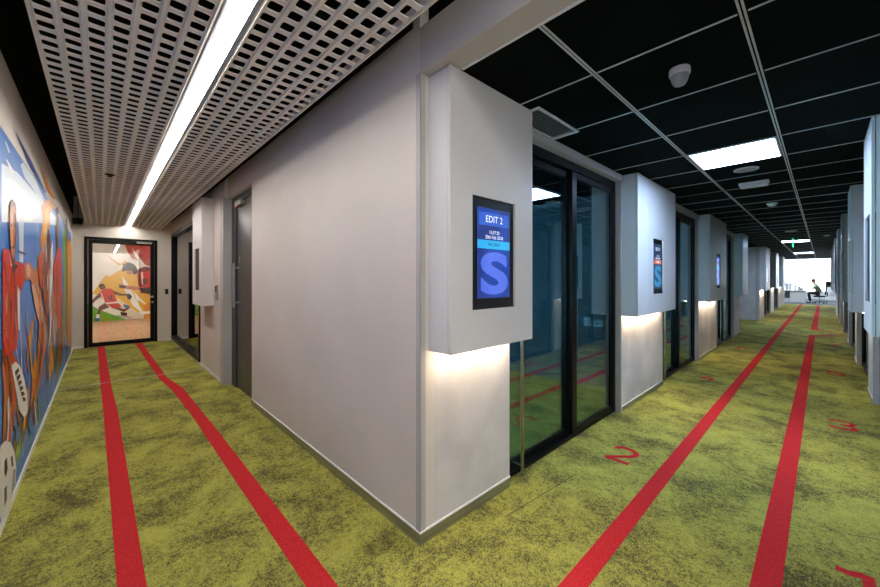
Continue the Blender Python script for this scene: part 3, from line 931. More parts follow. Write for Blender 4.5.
r = thing('air_grille', 'long slatted air grille in the ceiling above EDIT 2 door', 'air grille', (-1.32, 2.31, CEIL))
gy0, gy1, gx0, gx1 = 2.03, 2.585, -1.455, -1.235
MB().box(gx0, gx1, gy0, gy0 + 0.018, CEIL - 0.010, CEIL - 0.0005).box(gx0, gx1, gy1 - 0.018, gy1, CEIL - 0.010, CEIL - 0.0005).box(gx0, gx0 + 0.018, gy0 + 0.018, gy1 - 0.018, CEIL - 0.010, CEIL - 0.0005).box(gx1 - 0.018, gx1, gy0 + 0.018, gy1 - 0.018, CEIL - 0.010, CEIL - 0.0005).build('frame', 'white_plastic', r)
m = MB()
for i in range(26):
    yy = gy0 + 0.028 + i * 0.0197
    m.add([(gx0 + 0.018, yy, CEIL - 0.008), (gx1 - 0.018, yy, CEIL - 0.008), (gx1 - 0.018, yy + 0.008, CEIL - 0.001), (gx0 + 0.018, yy + 0.008, CEIL - 0.001),
           (gx0 + 0.018, yy + 0.002, CEIL - 0.008), (gx1 - 0.018, yy + 0.002, CEIL - 0.008), (gx1 - 0.018, yy + 0.010, CEIL - 0.001), (gx0 + 0.018, yy + 0.010, CEIL - 0.001)],
          [(0, 1, 2, 3), (4, 7, 6, 5), (0, 4, 5, 1), (2, 6, 7, 3), (0, 3, 7, 4), (1, 5, 6, 2)])
m.build('slats', 'white_plastic', r)

# small wall plates
r = thing('card_reader', 'grey card reader on the wall between box and grey door', 'card reader', (-5.85, WY - 0.041, 1.13))
MB().box(-5.90, -5.79, WY - 0.062, WY - 0.0405, 1.12, 1.34).build('body', 'steel', r, bevel=0.006)
MB().box(-5.885, -5.805, WY - 0.0645, WY - 0.0622, 1.24, 1.32).build('reader_face', 'black_plastic', r, bevel=0.001)
r = thing('wall_switch', 'small black switch on the end wall beside the glass door', 'switch', (FAR_X, 1.10, 1.12))
MB().box(FAR_X + 0.0005, FAR_X + 0.012, 1.08, 1.14, 1.07, 1.19).build('plate', 'black_plastic', r, bevel=0.002)
MB().box(FAR_X + 0.0122, FAR_X + 0.016, 1.095, 1.125, 1.10, 1.16).build('rocker', 'black_plastic', r, bevel=0.002)
for lab, y in (('white switch plate inside the room behind EDIT 2 glass', 4.699),):
    r = thing('wall_switch', lab, 'switch', (-2.12, y, 0.9))
    MB().box(-2.16, -2.085, y - 0.012, y - 0.0005, 0.80, 0.91).build('plate', 'white_plastic', r, bevel=0.002)
    MB().box(-2.14, -2.105, y - 0.016, y - 0.0122, 0.83, 0.88).build('rocker', 'grey_plastic', r, bevel=0.001)
    r = thing('wall_socket', 'white data socket beside the switch behind EDIT 2 glass', 'socket', (-1.98, y, 0.85))
    MB().box(-2.03, -1.93, y - 0.012, y - 0.0005, 0.80, 0.88).build('plate', 'white_plastic', r, bevel=0.002)
    MB().box(-2.0, -1.96, y - 0.013, y - 0.0121, 0.825, 0.855).build('port', 'black_plastic', r)

r = thing('curtain', 'blue grey pleated curtain seen through the EDIT 2 door', 'curtain', (-3.35, 4.6, 2.45))
MB().box(-4.38, -2.3, 4.58, 4.62, 2.44, 2.475).build('curtain_rail', 'grey_plastic', r)
m = MB()
n = 240
V = []
for i in range(n + 1):
    xx = -4.36 + 2.04 * i / n
    yy = 4.60 + 0.035 * math.sin(i * 0.62) + 0.012 * math.sin(i * 0.23)
    V += [(xx, yy, 0.02), (xx, yy, 2.44)]
m.add(V, [(2 * i, 2 * i + 2, 2 * i + 3, 2 * i + 1) for i in range(n)])
m.build('curtain_cloth', 'curtain_cloth', r, smooth=True)

# ================================================================== MURALS
PAINT = {
    'sky': (58, 118, 186), 'pale': (206, 220, 236), 'white': (236, 236, 236), 'red': (206, 30, 24), 'dred': (112, 16, 18), 'skin': (190, 110, 80), 'dskin': (96, 46, 34),
    'lskin': (226, 170, 134), 'orange': (222, 140, 36), 'yellow': (228, 176, 30), 'black': (18, 18, 22), 'green': (120, 160, 40), 'lime': (88, 170, 50), 'blue': (30, 84, 160),
    'cream': (226, 214, 196), 'brown': (96, 62, 34), 'grey': (150, 152, 156), 'rust': (186, 66, 40)}
for k, c in PAINT.items():
    m = mat('paint_' + k, srgb(*c), 0.3, 0, 0.15)
PN = ['paint_' + k for k in PAINT]
PI_ = {k: i for i, k in enumerate(PAINT)}
# sky of the mural: two blues; white strokes and painted glare go on top
noisy('mural_sky', srgb(36, 104, 190), srgb(84, 152, 222), 1.3, 0.3, spec=0.15, lo=0.3, hi=0.75, stretch=(1, 1, 0.35))

mural = thing('wall_mural', 'large glossy blue mural of red-shirted players on the wall', 'mural', (-4.4, MY, 0.05))
MB().box(-9.75, 0.9, MY + 0.0005, MY + 0.005, 0.05, 2.28).build('backing_sheet', 'mural_sky', mural)


def blob(cx, cz, rx, rz, rot=0.0, n=22, wob=0.0):
    out = []
    for i in range(n):
        t = 2 * PI * i / n
        k = 1 + (random.uniform(-wob, wob) if wob else 0)
        x, z = rx * math.cos(t) * k, rz * math.sin(t) * k
        out.append((cx + x * math.cos(rot) - z * math.sin(rot), cz + x * math.sin(rot) + z * math.cos(rot)))
    return out


class Painter:
    def __init__(s, place):
        s.place, s.mb, s.k = place, MB(), 0

    def p(s, color, pts):
        s.mb.mat(PI_[color])
        s.mb.poly([s.place(x, z, s.k) for x, z in pts])
        s.k += 1
        return s

    def limb(s, color, a, b, r0, r1):
        d = Vector((b[0] - a[0], b[1] - a[1]))
        n = Vector((-d.y, d.x)).normalized()
        pts = [(a[0] + n.x * r0, a[1] + n.y * r0), (a[0] - n.x * r0, a[1] - n.y * r0), (b[0] - n.x * r1, b[1] - n.y * r1), (b[0] + n.x * r1, b[1] + n.y * r1)]
        return s.p(color, pts)

    def build(s, name, parent):
        return s.mb.build(name, PN, parent)


LAYER = [0]


def on_mural(x, z, k):
    return (x, MY + 0.0055 + 0.00003 * (LAYER[0] + k), z)


def player(x, h0, s, shirt, shade, flip=1):
    """an invented running player painted at foot height h0, s = scale"""
    P = Painter(on_mural)
    q = lambda a, b: (x + flip * a * s, h0 + b * s)
    T = lambda pts: [q(a, b) for a, b in pts]
    # far leg, near leg
    P.p('dskin', T([(-0.10, 0.86), (0.06, 0.86), (-0.05, 0.50), (-0.42, 0.30), (-0.44, 0.40), (-0.16, 0.56)]))
    P.p('skin', T([(0.00, 0.86), (0.20, 0.86), (0.32, 0.52), (0.26, 0.10), (0.16, 0.10), (0.20, 0.50)]))
    P.p('lskin', T([(0.06, 0.80), (0.12, 0.80), (0.25, 0.52), (0.22, 0.30), (0.20, 0.52)]))
    P.p('white', T([(0.15, 0.26), (0.28, 0.26), (0.26, 0.06), (0.16, 0.06)]))
    P.p('black', T([(0.13, 0.08), (0.27, 0.08), (0.44, 0.02), (0.42, -0.01), (0.14, -0.01)]))
    P.p('white', T([(-0.40, 0.28), (-0.34, 0.33), (-0.50, 0.42), (-0.53, 0.36)]))
    P.p('black', T([(-0.50, 0.44), (-0.54, 0.34), (-0.62, 0.30), (-0.64, 0.46)]))
    # shorts, striped
    P.p('white', T([(-0.17, 1.02), (0.19, 1.02), (0.26, 0.64), (0.06, 0.66), (0.02, 0.78), (-0.14, 0.62), (-0.24, 0.74)]))
    for i in range(4):
        a = -0.14 + i * 0.09
        P.p('black', T([(a, 1.0), (a + 0.03, 1.0), (a + 0.055, 0.70), (a + 0.03, 0.72)]))
    # far arm
    P.p('dskin', T([(-0.16, 1.42), (-0.06, 1.36), (-0.30, 1.10), (-0.50, 1.22), (-0.52, 1.15), (-0.30, 1.00)]))
    # shirt
    P.p(shirt, T([(-0.20, 1.50), (-0.06, 1.56), (0.08, 1.56), (0.26, 1.46), (0.36, 1.26), (0.26, 1.20), (0.20, 1.30), (0.20, 0.98), (-0.18, 0.98), (-0.16, 1.28), (-0.30, 1.24), (-0.34, 1.32)]))
    for i in range(6):
        a = -0.14 + i * 0.055
        P.p(shade if i % 2 else 'dred', T([(a, 1.44 - 0.03 * (i % 3)), (a + 0.018, 1.40), (a + 0.03, 1.02), (a - 0.005, 1.10)]))
    P.p('white', T([(-0.03, 1.56), (0.07, 1.56), (0.03, 1.48)]))
    # near arm
    P.p('skin', T([(0.25, 1.22), (0.35, 1.27), (0.52, 1.06), (0.70, 1.22), (0.75, 1.16), (0.55, 0.94), (0.46, 0.96)]))
    P.p('lskin', T([(0.30, 1.20), (0.34, 1.22), (0.50, 1.03), (0.66, 1.17), (0.52, 0.99)]))
    # head
    P.p('dskin', T([(-0.03, 1.62), (0.06, 1.62), (0.07, 1.50), (-0.03, 1.50)]))
    P.p('skin', [q(a, b) for a, b in blob(0.03, 1.71, 0.085, 0.13)])
    P.p('lskin', [q(a, b) for a, b in blob(0.06, 1.70, 0.040, 0.09)])
    P.p('black', T([(-0.06, 1.70), (-0.07, 1.80), (0.0, 1.86), (0.09, 1.83), (0.10, 1.78), (0.02, 1.79), (-0.02, 1.74)]))
    P.p('black', T([(0.055, 1.735), (0.085, 1.735), (0.085, 1.725), (0.055, 1.725)]))
    P.p('dskin', T([(0.06, 1.655), (0.09, 1.655), (0.085, 1.645), (0.06, 1.645)]))
    LAYER[0] += P.k
    return P


def on_wall(x, y):
    """place on the mural wall (along, height) of a feature measured in the photograph"""
    l = (x - 440) / 360.0
    t = MY / (math.cos(ANG) + l * math.sin(ANG))
    return (t * (-math.sin(ANG) + l * math.cos(ANG)), EYE + t * (279 - y) / 360.0)


def W_(P, color, pts):
    return P.p(color, [on_wall(x, y) for x, y in pts])


P = Painter(on_mural)
for i in range(16):
    x = random.uniform(-9.2, 0.3)
    z = random.uniform(0.9, 1.9)
    l = random.uniform(0.2, 0.5)
    d = random.uniform(-0.2, 0.2)
    z2 = min(2.26, z + l)
    P.p(random.choice(['pale', 'white', 'pale', 'blue']), [(x, z), (x + 0.03, z + 0.02), (x + 0.05 + d, z2), (x + 0.02 + d, z2)])
W_(P, 'pale', [(0, 163), (16, 172), (30, 188), (46, 207), (58, 220), (58, 226), (40, 223), (0, 222)])  # glare painted as a pale patch on the upper sheet
W_(P, 'white', [(2, 178), (12, 180), (28, 196), (38, 214), (30, 221), (4, 221)])  # white core of the painted glare
W_(P, 'pale', [(3, 140), (5, 142), (9, 152), (7, 153)])
W_(P, 'white', [(4, 158), (6, 160), (13, 172), (12, 174), (9, 171)])
W_(P, 'blue', [(14, 131), (16, 134), (34, 168), (46, 192), (44, 193), (30, 168)])
W_(P, 'pale', [(19, 165), (22, 162), (34, 180), (44, 200), (42, 204), (30, 186), (24, 178)])
W_(P, 'pale', [(17, 208), (20, 196), (23, 196), (22, 262), (19, 262)])
W_(P, 'white', [(16, 262), (18.5, 262), (18.5, 330), (16.5, 330)])
W_(P, 'orange', [(40, 166), (43, 172), (50, 190), (55, 198), (53, 199), (46, 190)])
W_(P, 'white', [(48, 300), (50, 250), (52, 240), (52.5, 260), (50, 330)])
W_(P, 'pale', [(52, 330), (54, 300), (55, 330), (54, 345)])
P.build('sky_glare_pattern', mural)
LAYER[0] += P.k
P = Painter(on_mural)
W_(P, 'orange', [(34, 275), (37, 258), (41, 250), (39, 238), (42, 222), (40, 206), (46, 199), (52, 202), (53, 208), (49, 214), (49, 226), (46, 236), (43, 250), (40, 268), (37, 285), (40, 292), (41, 306), (35, 318), (37, 300)])
W_(P, 'yellow', [(44, 212), (48, 206), (48, 222), (44, 236), (42, 240), (44, 226)])
W_(P, 'orange', [(30, 322), (33, 318), (30, 345), (26, 365), (24, 372), (27, 348)])
W_(P, 'cream', [(45, 235), (46, 228), (47, 240), (46, 262), (44.5, 262)])
W_(P, 'green', [(62, 236), (64, 225), (66, 232), (65.5, 262), (66, 300), (65, 336), (63, 340), (63.5, 290)])
W_(P, 'lime', [(63, 240), (64.5, 236), (65, 262), (64, 300), (63.5, 330)])
W_(P, 'brown', [(65.2, 218), (66.4, 218), (66.6, 335), (65.6, 345)])
W_(P, 'orange', [(66.6, 236), (69, 240), (71.5, 248), (71, 300), (70, 350), (67, 345)])
W_(P, 'yellow', [(68, 255), (70, 258), (69.5, 320), (68.3, 325)])
W_(P, 'brown', [(60, 300), (62, 290), (62.4, 350), (58, 372), (57, 356)])
W_(P, 'blue', [(44, 350), (47, 340), (48, 372), (44, 392)])
W_(P, 'orange', [(49, 350), (52, 338), (53, 368), (48, 384)])
W_(P, 'lime', [(54, 350), (57, 340), (57, 370), (54, 374)])
cols = ['brown', 'orange', 'blue', 'green', 'white', 'rust', 'skin', 'pale', 'yellow', 'dred']
for i in range(90):
    x = random.uniform(-9.5, -3.8)
    z = random.uniform(0.06, 0.75)
    d = random.uniform(0.1, 0.45)
    wd = random.uniform(0.02, 0.10)
    z2 = min(1.2, z + random.uniform(0.25, 0.8))
    P.p(random.choice(cols), [(x, z), (x + wd, z + 0.02), (x + d + wd * 0.4, z2), (x + d, z2 - 0.06)])
W_(P, 'brown', [(6, 470), (14, 432), (18, 420), (24, 424), (30, 402), (35, 380), (33, 400), (24, 432), (16, 458), (8, 490)])
W_(P, 'green', [(12, 462), (16, 440), (20, 436), (18, 452), (12, 472)])
W_(P, 'orange', [(24, 390), (27, 388), (27, 405), (22, 432), (21, 428)])
W_(P, 'orange', [(31, 372), (34, 352), (35, 366), (31, 400), (29, 408)])
W_(P, 'sky', [(14, 428), (18, 426), (19, 436), (16, 446), (14, 440)])
P.build('painted_colour_bands', mural)
LAYER[0] += P.k
# runner in front
P = Painter(on_mural)
W_(P, 'dskin', [(-1, 348), (4, 350), (8, 372), (7, 410), (5, 446), (-1, 462), (1, 410)])
W_(P, 'skin', [(-1, 362), (2, 366), (5, 392), (3, 430), (0, 446), (2, 398)])
W_(P, 'rust', [(2, 352), (9, 350), (16, 362), (15, 388), (12, 420), (7, 448), (4, 440), (7, 412), (4, 392)])
W_(P, 'dskin', [(4, 356), (6, 356), (10, 390), (7, 432), (5.5, 432), (8, 396)])
W_(P, 'white', [(5, 402), (7, 394), (8, 400), (6, 440), (4, 444), (5.5, 425)])
W_(P, 'white', [(9, 366), (13, 362), (18, 366), (22, 378), (25, 394), (25.5, 412), (22, 418), (17, 410), (14, 392)])
for i in range(6):
    W_(P, 'black', [(12.5 + i * 1.5, 372 + i * 5), (16 + i * 1.5, 368 + i * 6), (17 + i * 1.4, 371 + i * 6), (13.5 + i * 1.5, 377 + i * 5)])
W_(P, 'red', [(0, 251), (3, 248), (7, 250), (9, 262), (13, 261), (18, 262), (22, 265), (24, 272), (22, 282), (19, 292), (15.5, 284), (15, 305), (16, 330), (15, 348), (9, 354), (2, 356), (0, 340)])
for a_, b_ in (((1, 262), (6, 300)), ((9, 268), (8, 330)), ((12, 270), (12, 345)), ((3, 290), (4, 345)), ((17, 268), (20, 284))):
    W_(P, 'dred', [(a_[0], a_[1]), (a_[0] + 1.0, a_[1]), (b_[0] + 0.5, b_[1]), (b_[0] - 0.4, b_[1] - 6)])
for a_, b_ in (((4.5, 266), (7, 310)), ((14, 268), (13.4, 330)), ((0.6, 300), (1.5, 335))):
    W_(P, 'rust', [(a_[0], a_[1]), (a_[0] + 0.8, a_[1]), (b_[0] + 0.4, b_[1]), (b_[0] - 0.4, b_[1])])
for i in range(16):
    x = random.uniform(1.5, 14)
    y = random.uniform(268, 330)
    W_(P, random.choice(['dred', 'rust', 'dred', 'lskin', 'black']), [(x, y), (x + 0.5, y - 2), (x + 1.6, y + 14), (x + 1.1, y + 17)])
for i in range(6):
    y = 360 + i * 12
    W_(P, random.choice(['lskin', 'dskin', 'skin']), [(5 + i * 0.6, y), (5.8 + i * 0.6, y - 2), (7 + i * 0.4, y + 16), (6 + i * 0.4, y + 18)])
W_(P, 'white', [(7, 252), (8.4, 262), (9.2, 266), (8.2, 266)])
W_(P, 'black', [(9.6, 266), (12, 264), (16, 265), (12.5, 270), (10.5, 274)])
W_(P, 'dskin', [(8.4, 250), (12.4, 250), (12.4, 264), (10, 268), (8.6, 260)])
W_(P, 'skin', [(7, 214), (8, 206), (10.5, 203), (13, 207), (14, 220), (13.8, 240), (12.4, 254), (10.6, 259), (8.6, 252), (7.2, 236)])
W_(P, 'lskin', [(8, 216), (9.4, 208), (10.6, 216), (10.4, 240), (9.6, 252), (8.6, 244)])
W_(P, 'dskin', [(11.6, 214), (13, 212), (13.6, 224), (13, 246), (11.8, 250), (12.4, 232)])
W_(P, 'brown', [(6.8, 216), (7.4, 204), (10, 199), (13, 203), (14, 212), (12, 206), (9, 206)])
W_(P, 'black', [(8.4, 224), (9.6, 223), (9.6, 226), (8.4, 227)])
W_(P, 'black', [(11.2, 223), (12.6, 224), (12.6, 227), (11.2, 226)])
W_(P, 'black', [(9.2, 246), (11.8, 245), (11.6, 248), (9.6, 249)])
W_(P, 'skin', [(22, 265), (24.5, 261.5), (27, 262), (31, 268), (35, 274), (35.5, 283), (32, 286), (27.5, 279), (23.5, 281)])
W_(P, 'lskin', [(24, 266), (26, 264), (29, 270), (28, 277), (24.6, 276)])
W_(P, 'black', [(16, 251.5), (18, 251), (24.5, 253.5), (23, 254)])
P.build('painted_player', mural)
LAYER[0] += P.k
# pair of players behind, close together
P = Painter(on_mural)
W_(P, 'lskin', [(29, 284), (32, 285), (36, 298), (40, 304), (43, 315), (41, 340), (37, 322), (33, 306)])
W_(P, 'skin', [(38, 305), (44, 316), (44, 350), (39, 380), (34, 402), (31, 396), (36, 352)])
W_(P, 'dskin', [(40, 318), (42, 320), (41, 352), (36, 384), (34, 390), (38, 352)])
W_(P, 'rust', [(36, 262), (40, 254), (44, 252), (44, 268), (43, 292), (38, 285)])
W_(P, 'dred', [(40, 268), (43.5, 253), (45, 262), (48, 262), (48, 300), (46, 330), (43.5, 312), (41, 296)])
W_(P, 'dskin', [(45.4, 244), (46, 232), (48, 231), (48.8, 244), (48.4, 262), (46.2, 262)])
W_(P, 'black', [(45.6, 238), (46.2, 230), (47.6, 229), (48.8, 236), (48.6, 242), (47.6, 236)])
W_(P, 'skin', [(46.4, 270), (48.6, 268), (47.4, 300), (46.4, 318)])
W_(P, 'black', [(43, 256), (43.8, 254), (43.2, 284), (42.4, 284)])
W_(P, 'red', [(52, 268), (54, 258), (58, 246), (60, 252), (60.4, 300), (59, 330), (55, 326), (53, 300)])
W_(P, 'dskin', [(54.6, 226), (55.8, 206), (57.4, 208), (58, 228), (57.4, 248), (55.4, 254)])
W_(P, 'dred', [(55, 268), (56, 262), (57, 300), (56, 326), (55.2, 300)])
W_(P, 'skin', [(50, 296), (53, 288), (54.4, 305), (51, 330), (49, 348), (48.6, 330)])
W_(P, 'dskin', [(55, 326), (58.6, 330), (57.6, 352), (54.6, 372), (53.4, 362), (55.6, 346)])
for i in range(26):
    x = random.uniform(37, 59)
    y = random.uniform(258, 340)
    W_(P, random.choice(['dred', 'lskin', 'black', 'skin', 'white', 'rust', 'orange']), [(x, y), (x + 0.5, y - 2), (x + 0.9, y + 12), (x + 0.4, y + 15)])
W_(P, 'white', [(48.6, 312), (49.4, 305), (50, 318), (48.2, 346), (47.4, 346)])
P.build('painted_player', mural)
LAYER[0] += P.k
for i, (x, h0, s_, sh, sd, fp) in enumerate(((-1.6, 0.3, 0.95, 'red', 'rust', 1), (-0.2, 0.25, 0.95, 'rust', 'red', -1))):
    player(x, h0, s_, sh, sd, fp).build('painted_player', mural)
P = Painter(on_mural)
W_(P, 'white', [(-3, 446), (2, 441), (7, 443), (11, 452), (13, 468), (12, 484), (8, 502), (3, 514), (-3, 522), (-8, 500), (-8, 470)])
W_(P, 'black', [(0.5, 462), (3.2, 458), (4, 470), (2, 478), (0.4, 474)])
W_(P, 'black', [(0.2, 490), (3, 486), (3.2, 500), (0.6, 508)])
W_(P, 'black', [(7, 458), (9, 456), (10, 466), (8, 468)])
W_(P, 'grey', [(10, 470), (12.4, 470), (11, 486), (8.4, 498), (8, 490)])
P.build('painted_ball', mural)
LAYER[0] += P.k

# studio beyond the end door, with its own mural
SX = -16.6
struct(MB().box(SX - 0.3, SX - 0.1, -3, 3, 0, 3.1).build('wall_studio_end', 'wall_paint'))
struct(MB().box(SX - 0.1, -10.5, -3.0, -2.9, 0, 3.1).box(SX - 0.1, -10.5, 2.9, 3.0, 0, 3.1).box(-10.5, -10.4, -2.9, MY - 0.12, 0, 3.1).build('wall_studio_sides', 'wall_paint'))
struct(MB().box(SX - 0.1, -10.5, -3, 3, 3.1, 3.2).build('ceiling_studio', 'wall_paint'))
for y in (-1.4, 1.6):  # lamps added to brighten the room beyond the door
    r = thing('studio_fill', 'added fill lamp in the room beyond the end door, %s' % ('mural side' if y < 0 else 'window side'), 'ceiling lamp', (-13.5, y, 3.1))
    MB().box(-15.2, -11.8, y - 0.1, y + 0.1, 3.06, 3.099).build('housing', 'white_plastic', r)
    MB().box(-15.18, -11.82, y - 0.08, y + 0.08, 3.052, 3.06).build('diffuser', 'fill_studio', r)
sm = thing('studio_mural', 'white and yellow sports mural seen through the end door', 'mural', (SX - 0.1, 0.3, 0.02))
MB().box(SX - 0.0995, SX - 0.09, -2.4, 2.6, 0.02, 3.0).build('backing_sheet', 'white_trim', sm)


def sight(x, y):
    """wall place (across, height) of a feature measured in the photograph"""
    l = (x - 440) / 360.0
    dx = -math.sin(ANG) + l * math.cos(ANG)
    dy = math.cos(ANG) + l * math.sin(ANG)
    t = (SX - 0.09) / dx
    return (t * dy, EYE + t * (279 - y) / 360.0)


def on_studio(y, z, k):
    return (SX - 0.0895 + 0.0006 * (LAYER[0] + k), y, z)


LAYER[0] = 0
C = lambda pts: [sight(80 + a / 5.1, 235 + b / 5.1) for a, b in pts]
P = Painter(on_studio)
P.p('rust', C([(215, 20), (420, 20), (420, 190), (330, 150), (300, 130), (262, 118), (240, 80)]))
P.p('red', C([(290, 30), (420, 20), (420, 120), (350, 130)]))
P.p('white', C([(262, 60), (300, 110), (330, 150), (318, 150), (280, 110)]))
P.p('yellow', C([(60, 300), (130, 205), (230, 130), (300, 190), (360, 300), (400, 370), (330, 400), (230, 385), (150, 340), (70, 300)]))
P.p('orange', C([(125, 92), (190, 140), (215, 150), (205, 158), (170, 135)]))
P.p('white', C([(130, 200), (210, 150), (225, 165), (150, 212)]))
P.p('white', C([(215, 210), (245, 250), (330, 410), (270, 360), (225, 280)]))
P.p('white', C([(250, 220), (275, 290), (345, 360), (290, 330)]))
P.p('cream', C([(190, 320), (330, 420), (250, 420), (200, 380)]))
P.p('lime', C([(40, 350), (110, 385), (240, 432), (40, 442)]))
P.p('green', C([(40, 400), (150, 420), (220, 434), (40, 442)]))
P.p('orange', C([(325, 360), (420, 310), (420, 440), (325, 440)]))
P.p('white', C([(300, 392), (420, 385), (420, 396), (310, 404)]))
P.build('painted_backdrop', sm)
LAYER[0] += P.k
# crouching runner in red
P = Painter(on_studio)
P.p('dskin', C([(100, 295), (72, 320), (50, 350), (58, 356), (85, 330), (112, 312)]))
P.p('dskin', C([(150, 272), (180, 288), (215, 300), (250, 300), (250, 310), (205, 310), (150, 296)]))
P.p('black', C([(238, 308), (252, 300), (266, 312), (256, 330), (242, 324)]))
P.p('dskin', C([(128, 345), (96, 366), (90, 395), (86, 420), (98, 420), (108, 385), (150, 368)]))
P.p('dskin', C([(180, 360), (222, 378), (248, 366), (252, 376), (224, 392), (176, 376)]))
P.p('white', C([(84, 405), (100, 405), (98, 428), (82, 428)]))
P.p('blue', C([(76, 424), (100, 424), (96, 438), (74, 438)]))
P.p('blue', C([(222, 352), (250, 360), (256, 374), (240, 376), (222, 364)]))
P.p('red', C([(100, 290), (130, 274), (158, 272), (176, 300), (188, 340), (214, 366), (170, 376), (128, 346), (110, 322)]))
P.p('dred', C([(126, 300), (150, 330), (172, 336), (160, 300), (150, 320)]))
P.p('white', C([(104, 290), (112, 300), (128, 344), (120, 340)]))
P.p('white', C([(188, 340), (196, 346), (134, 352), (128, 346)]))
P.p('dskin', C([(98, 262), (104, 252), (118, 250), (128, 258), (130, 270), (120, 280), (104, 278)]))
P.p('black', C([(94, 262), (102, 250), (118, 248), (126, 256), (112, 260), (102, 270)]))
P.build('painted_player', sm)
LAYER[0] += P.k
# batter in a dark helmet
P = Painter(on_studio)
P.p('skin', C([(240, 180), (268, 176), (268, 196), (250, 204), (238, 196)]))
P.p('black', C([(215, 172), (222, 148), (248, 138), (276, 150), (290, 168), (294, 192), (276, 204), (262, 180), (238, 180), (216, 188)]))
P.p('dred', C([(290, 178), (330, 160), (420, 180), (420, 310), (310, 296), (296, 250)]))
P.p('red', C([(300, 190), (360, 180), (370, 260), (320, 280)]))
P.p('cream', C([(310, 190), (320, 188), (326, 250), (316, 250)]))
P.p('skin', C([(198, 250), (240, 258), (300, 264), (330, 268), (330, 282), (270, 280), (200, 270)]))
P.p('black', C([(200, 256), (232, 258), (232, 272), (200, 268)]))
P.p('black', C([(300, 270), (420, 262), (420, 300), (320, 292)]))
P.p('dskin', C([(318, 224), (340, 220), (344, 250), (322, 252)]))
P.p('black', C([(205, 392), (240, 396), (240, 412), (210, 410)]))
P.p('grey', C([(190, 408), (265, 420), (262, 424), (186, 414)]))
P.build('batter_pattern', sm)

# ================================================================== OFFICE END: desk, person, copier
r = thing('desk', 'white desk with panel front at the end of the corridor', 'desk', (-1.4, 30.4, 0))
MB().box(-2.5, -0.60, 30.0, 30.9, 0.72, 0.75).build('desk_top', 'desk_white', r, bevel=0.004)
MB().box(-1.32, -0.66, 30.03, 30.87, 0.02, 0.719).build('pedestal', 'desk_white', r, bevel=0.004)
MB().box(-2.42, -1.321, 30.80, 30.83, 0.25, 0.719).build('modesty_panel', 'grey_plastic', r)
for y in (30.05, 30.84):
    MB().box(-2.46, -2.42, y, y + 0.04, 0.0, 0.719).build('leg', 'grey_plastic', r)
r = thing('paper_bin', 'bright blue open bin on the white desk', 'bin', (-1.66, 30.35, 0.75))
m = MB()
za, zb = 0.751, 1.0
m.box(-1.75, -1.57, 30.27, 30.43, za, za + 0.01)
m.box(-1.75, -1.74, 30.27, 30.43, za + 0.01, zb).box(-1.58, -1.57, 30.27, 30.43, za + 0.01, zb).box(-1.74, -1.58, 30.27, 30.28, za + 0.01, zb).box(-1.74, -1.58, 30.42, 30.43, za + 0.01, zb)
m.build('bin_body', 'bin_blue', r, bevel=0.002)
r = thing('pen_display', 'dark tilted screen on a stand on the white desk', 'screen', (-1.1, 30.35, 0.75))
m = MB()
m.add([(-1.36, 30.2, 1.10), (-1.33, 30.2, 1.14), (-0.82, 30.2, 0.90), (-0.85, 30.2, 0.85), (-1.36, 30.6, 1.10), (-1.33, 30.6, 1.14), (-0.82, 30.6, 0.90), (-0.85, 30.6, 0.85)],
      [(0, 1, 2, 3), (4, 7, 6, 5), (0, 4, 5, 1), (1, 5, 6, 2), (2, 6, 7, 3), (3, 7, 4, 0)])
m.build('panel', 'black_plastic', r, bevel=0.006)
MB().box(-1.25, -0.95, 30.28, 30.52, 0.751, 0.765).build('base', 'grey_plastic', r, bevel=0.003)
MB().cyl((-1.1, 30.4, 0.765), (-1.1, 30.4, 0.985), 0.03, n=12).build('stand', 'grey_plastic', r)
r = thing('paper_tray', 'white upright paper rack behind the tilted screen', 'paper rack', (-1.42, 30.72, 0.75))
MB().box(-1.56, -1.28, 30.62, 30.84, 0.751, 0.766).box(-1.56, -1.55, 30.62, 30.84, 0.766, 1.22).box(-1.29, -1.28, 30.62, 30.84, 0.766, 1.22).box(-1.43, -1.42, 30.62, 30.84, 0.766, 1.22).build('rack', 'white_plastic', r)
MB().box(-1.54, -1.44, 30.65, 30.82, 0.767, 1.18).build('folder', 'grey_plastic', r)
MB().box(-1.41, -1.30, 30.65, 30.82, 0.767, 1.14).build('folder', 'desk_white', r)
r = thing('desk_phone', 'grey desk phone near the person on the desk', 'phone', (-0.88, 30.72, 0.75))
m = MB()
m.add([(-1.0, 30.62, 0.751), (-0.76, 30.62, 0.751), (-0.76, 30.84, 0.751), (-1.0, 30.84, 0.751), (-1.0, 30.62, 0.80), (-0.76, 30.62, 0.80), (-0.76, 30.84, 0.93), (-1.0, 30.84, 0.93)],
      [(0, 3, 2, 1), (4, 5, 6, 7), (0, 1, 5, 4), (1, 2, 6, 5), (2, 3, 7, 6), (3, 0, 4, 7)])
m.build('phone_body', 'grey_plastic', r, bevel=0.004)
MB().box(-0.99, -0.93, 30.60, 30.78, 0.905, 0.94).build('handset', 'black_plastic', r, bevel=0.01)
r = thing('paper_sheet', 'white sheet of paper under the person\'s hands', 'paper', (-0.75, 30.3, 0.75))
MB().box(-0.86, -0.63, 30.16, 30.48, 0.7505, 0.754).build('sheet', 'white_plastic', r)

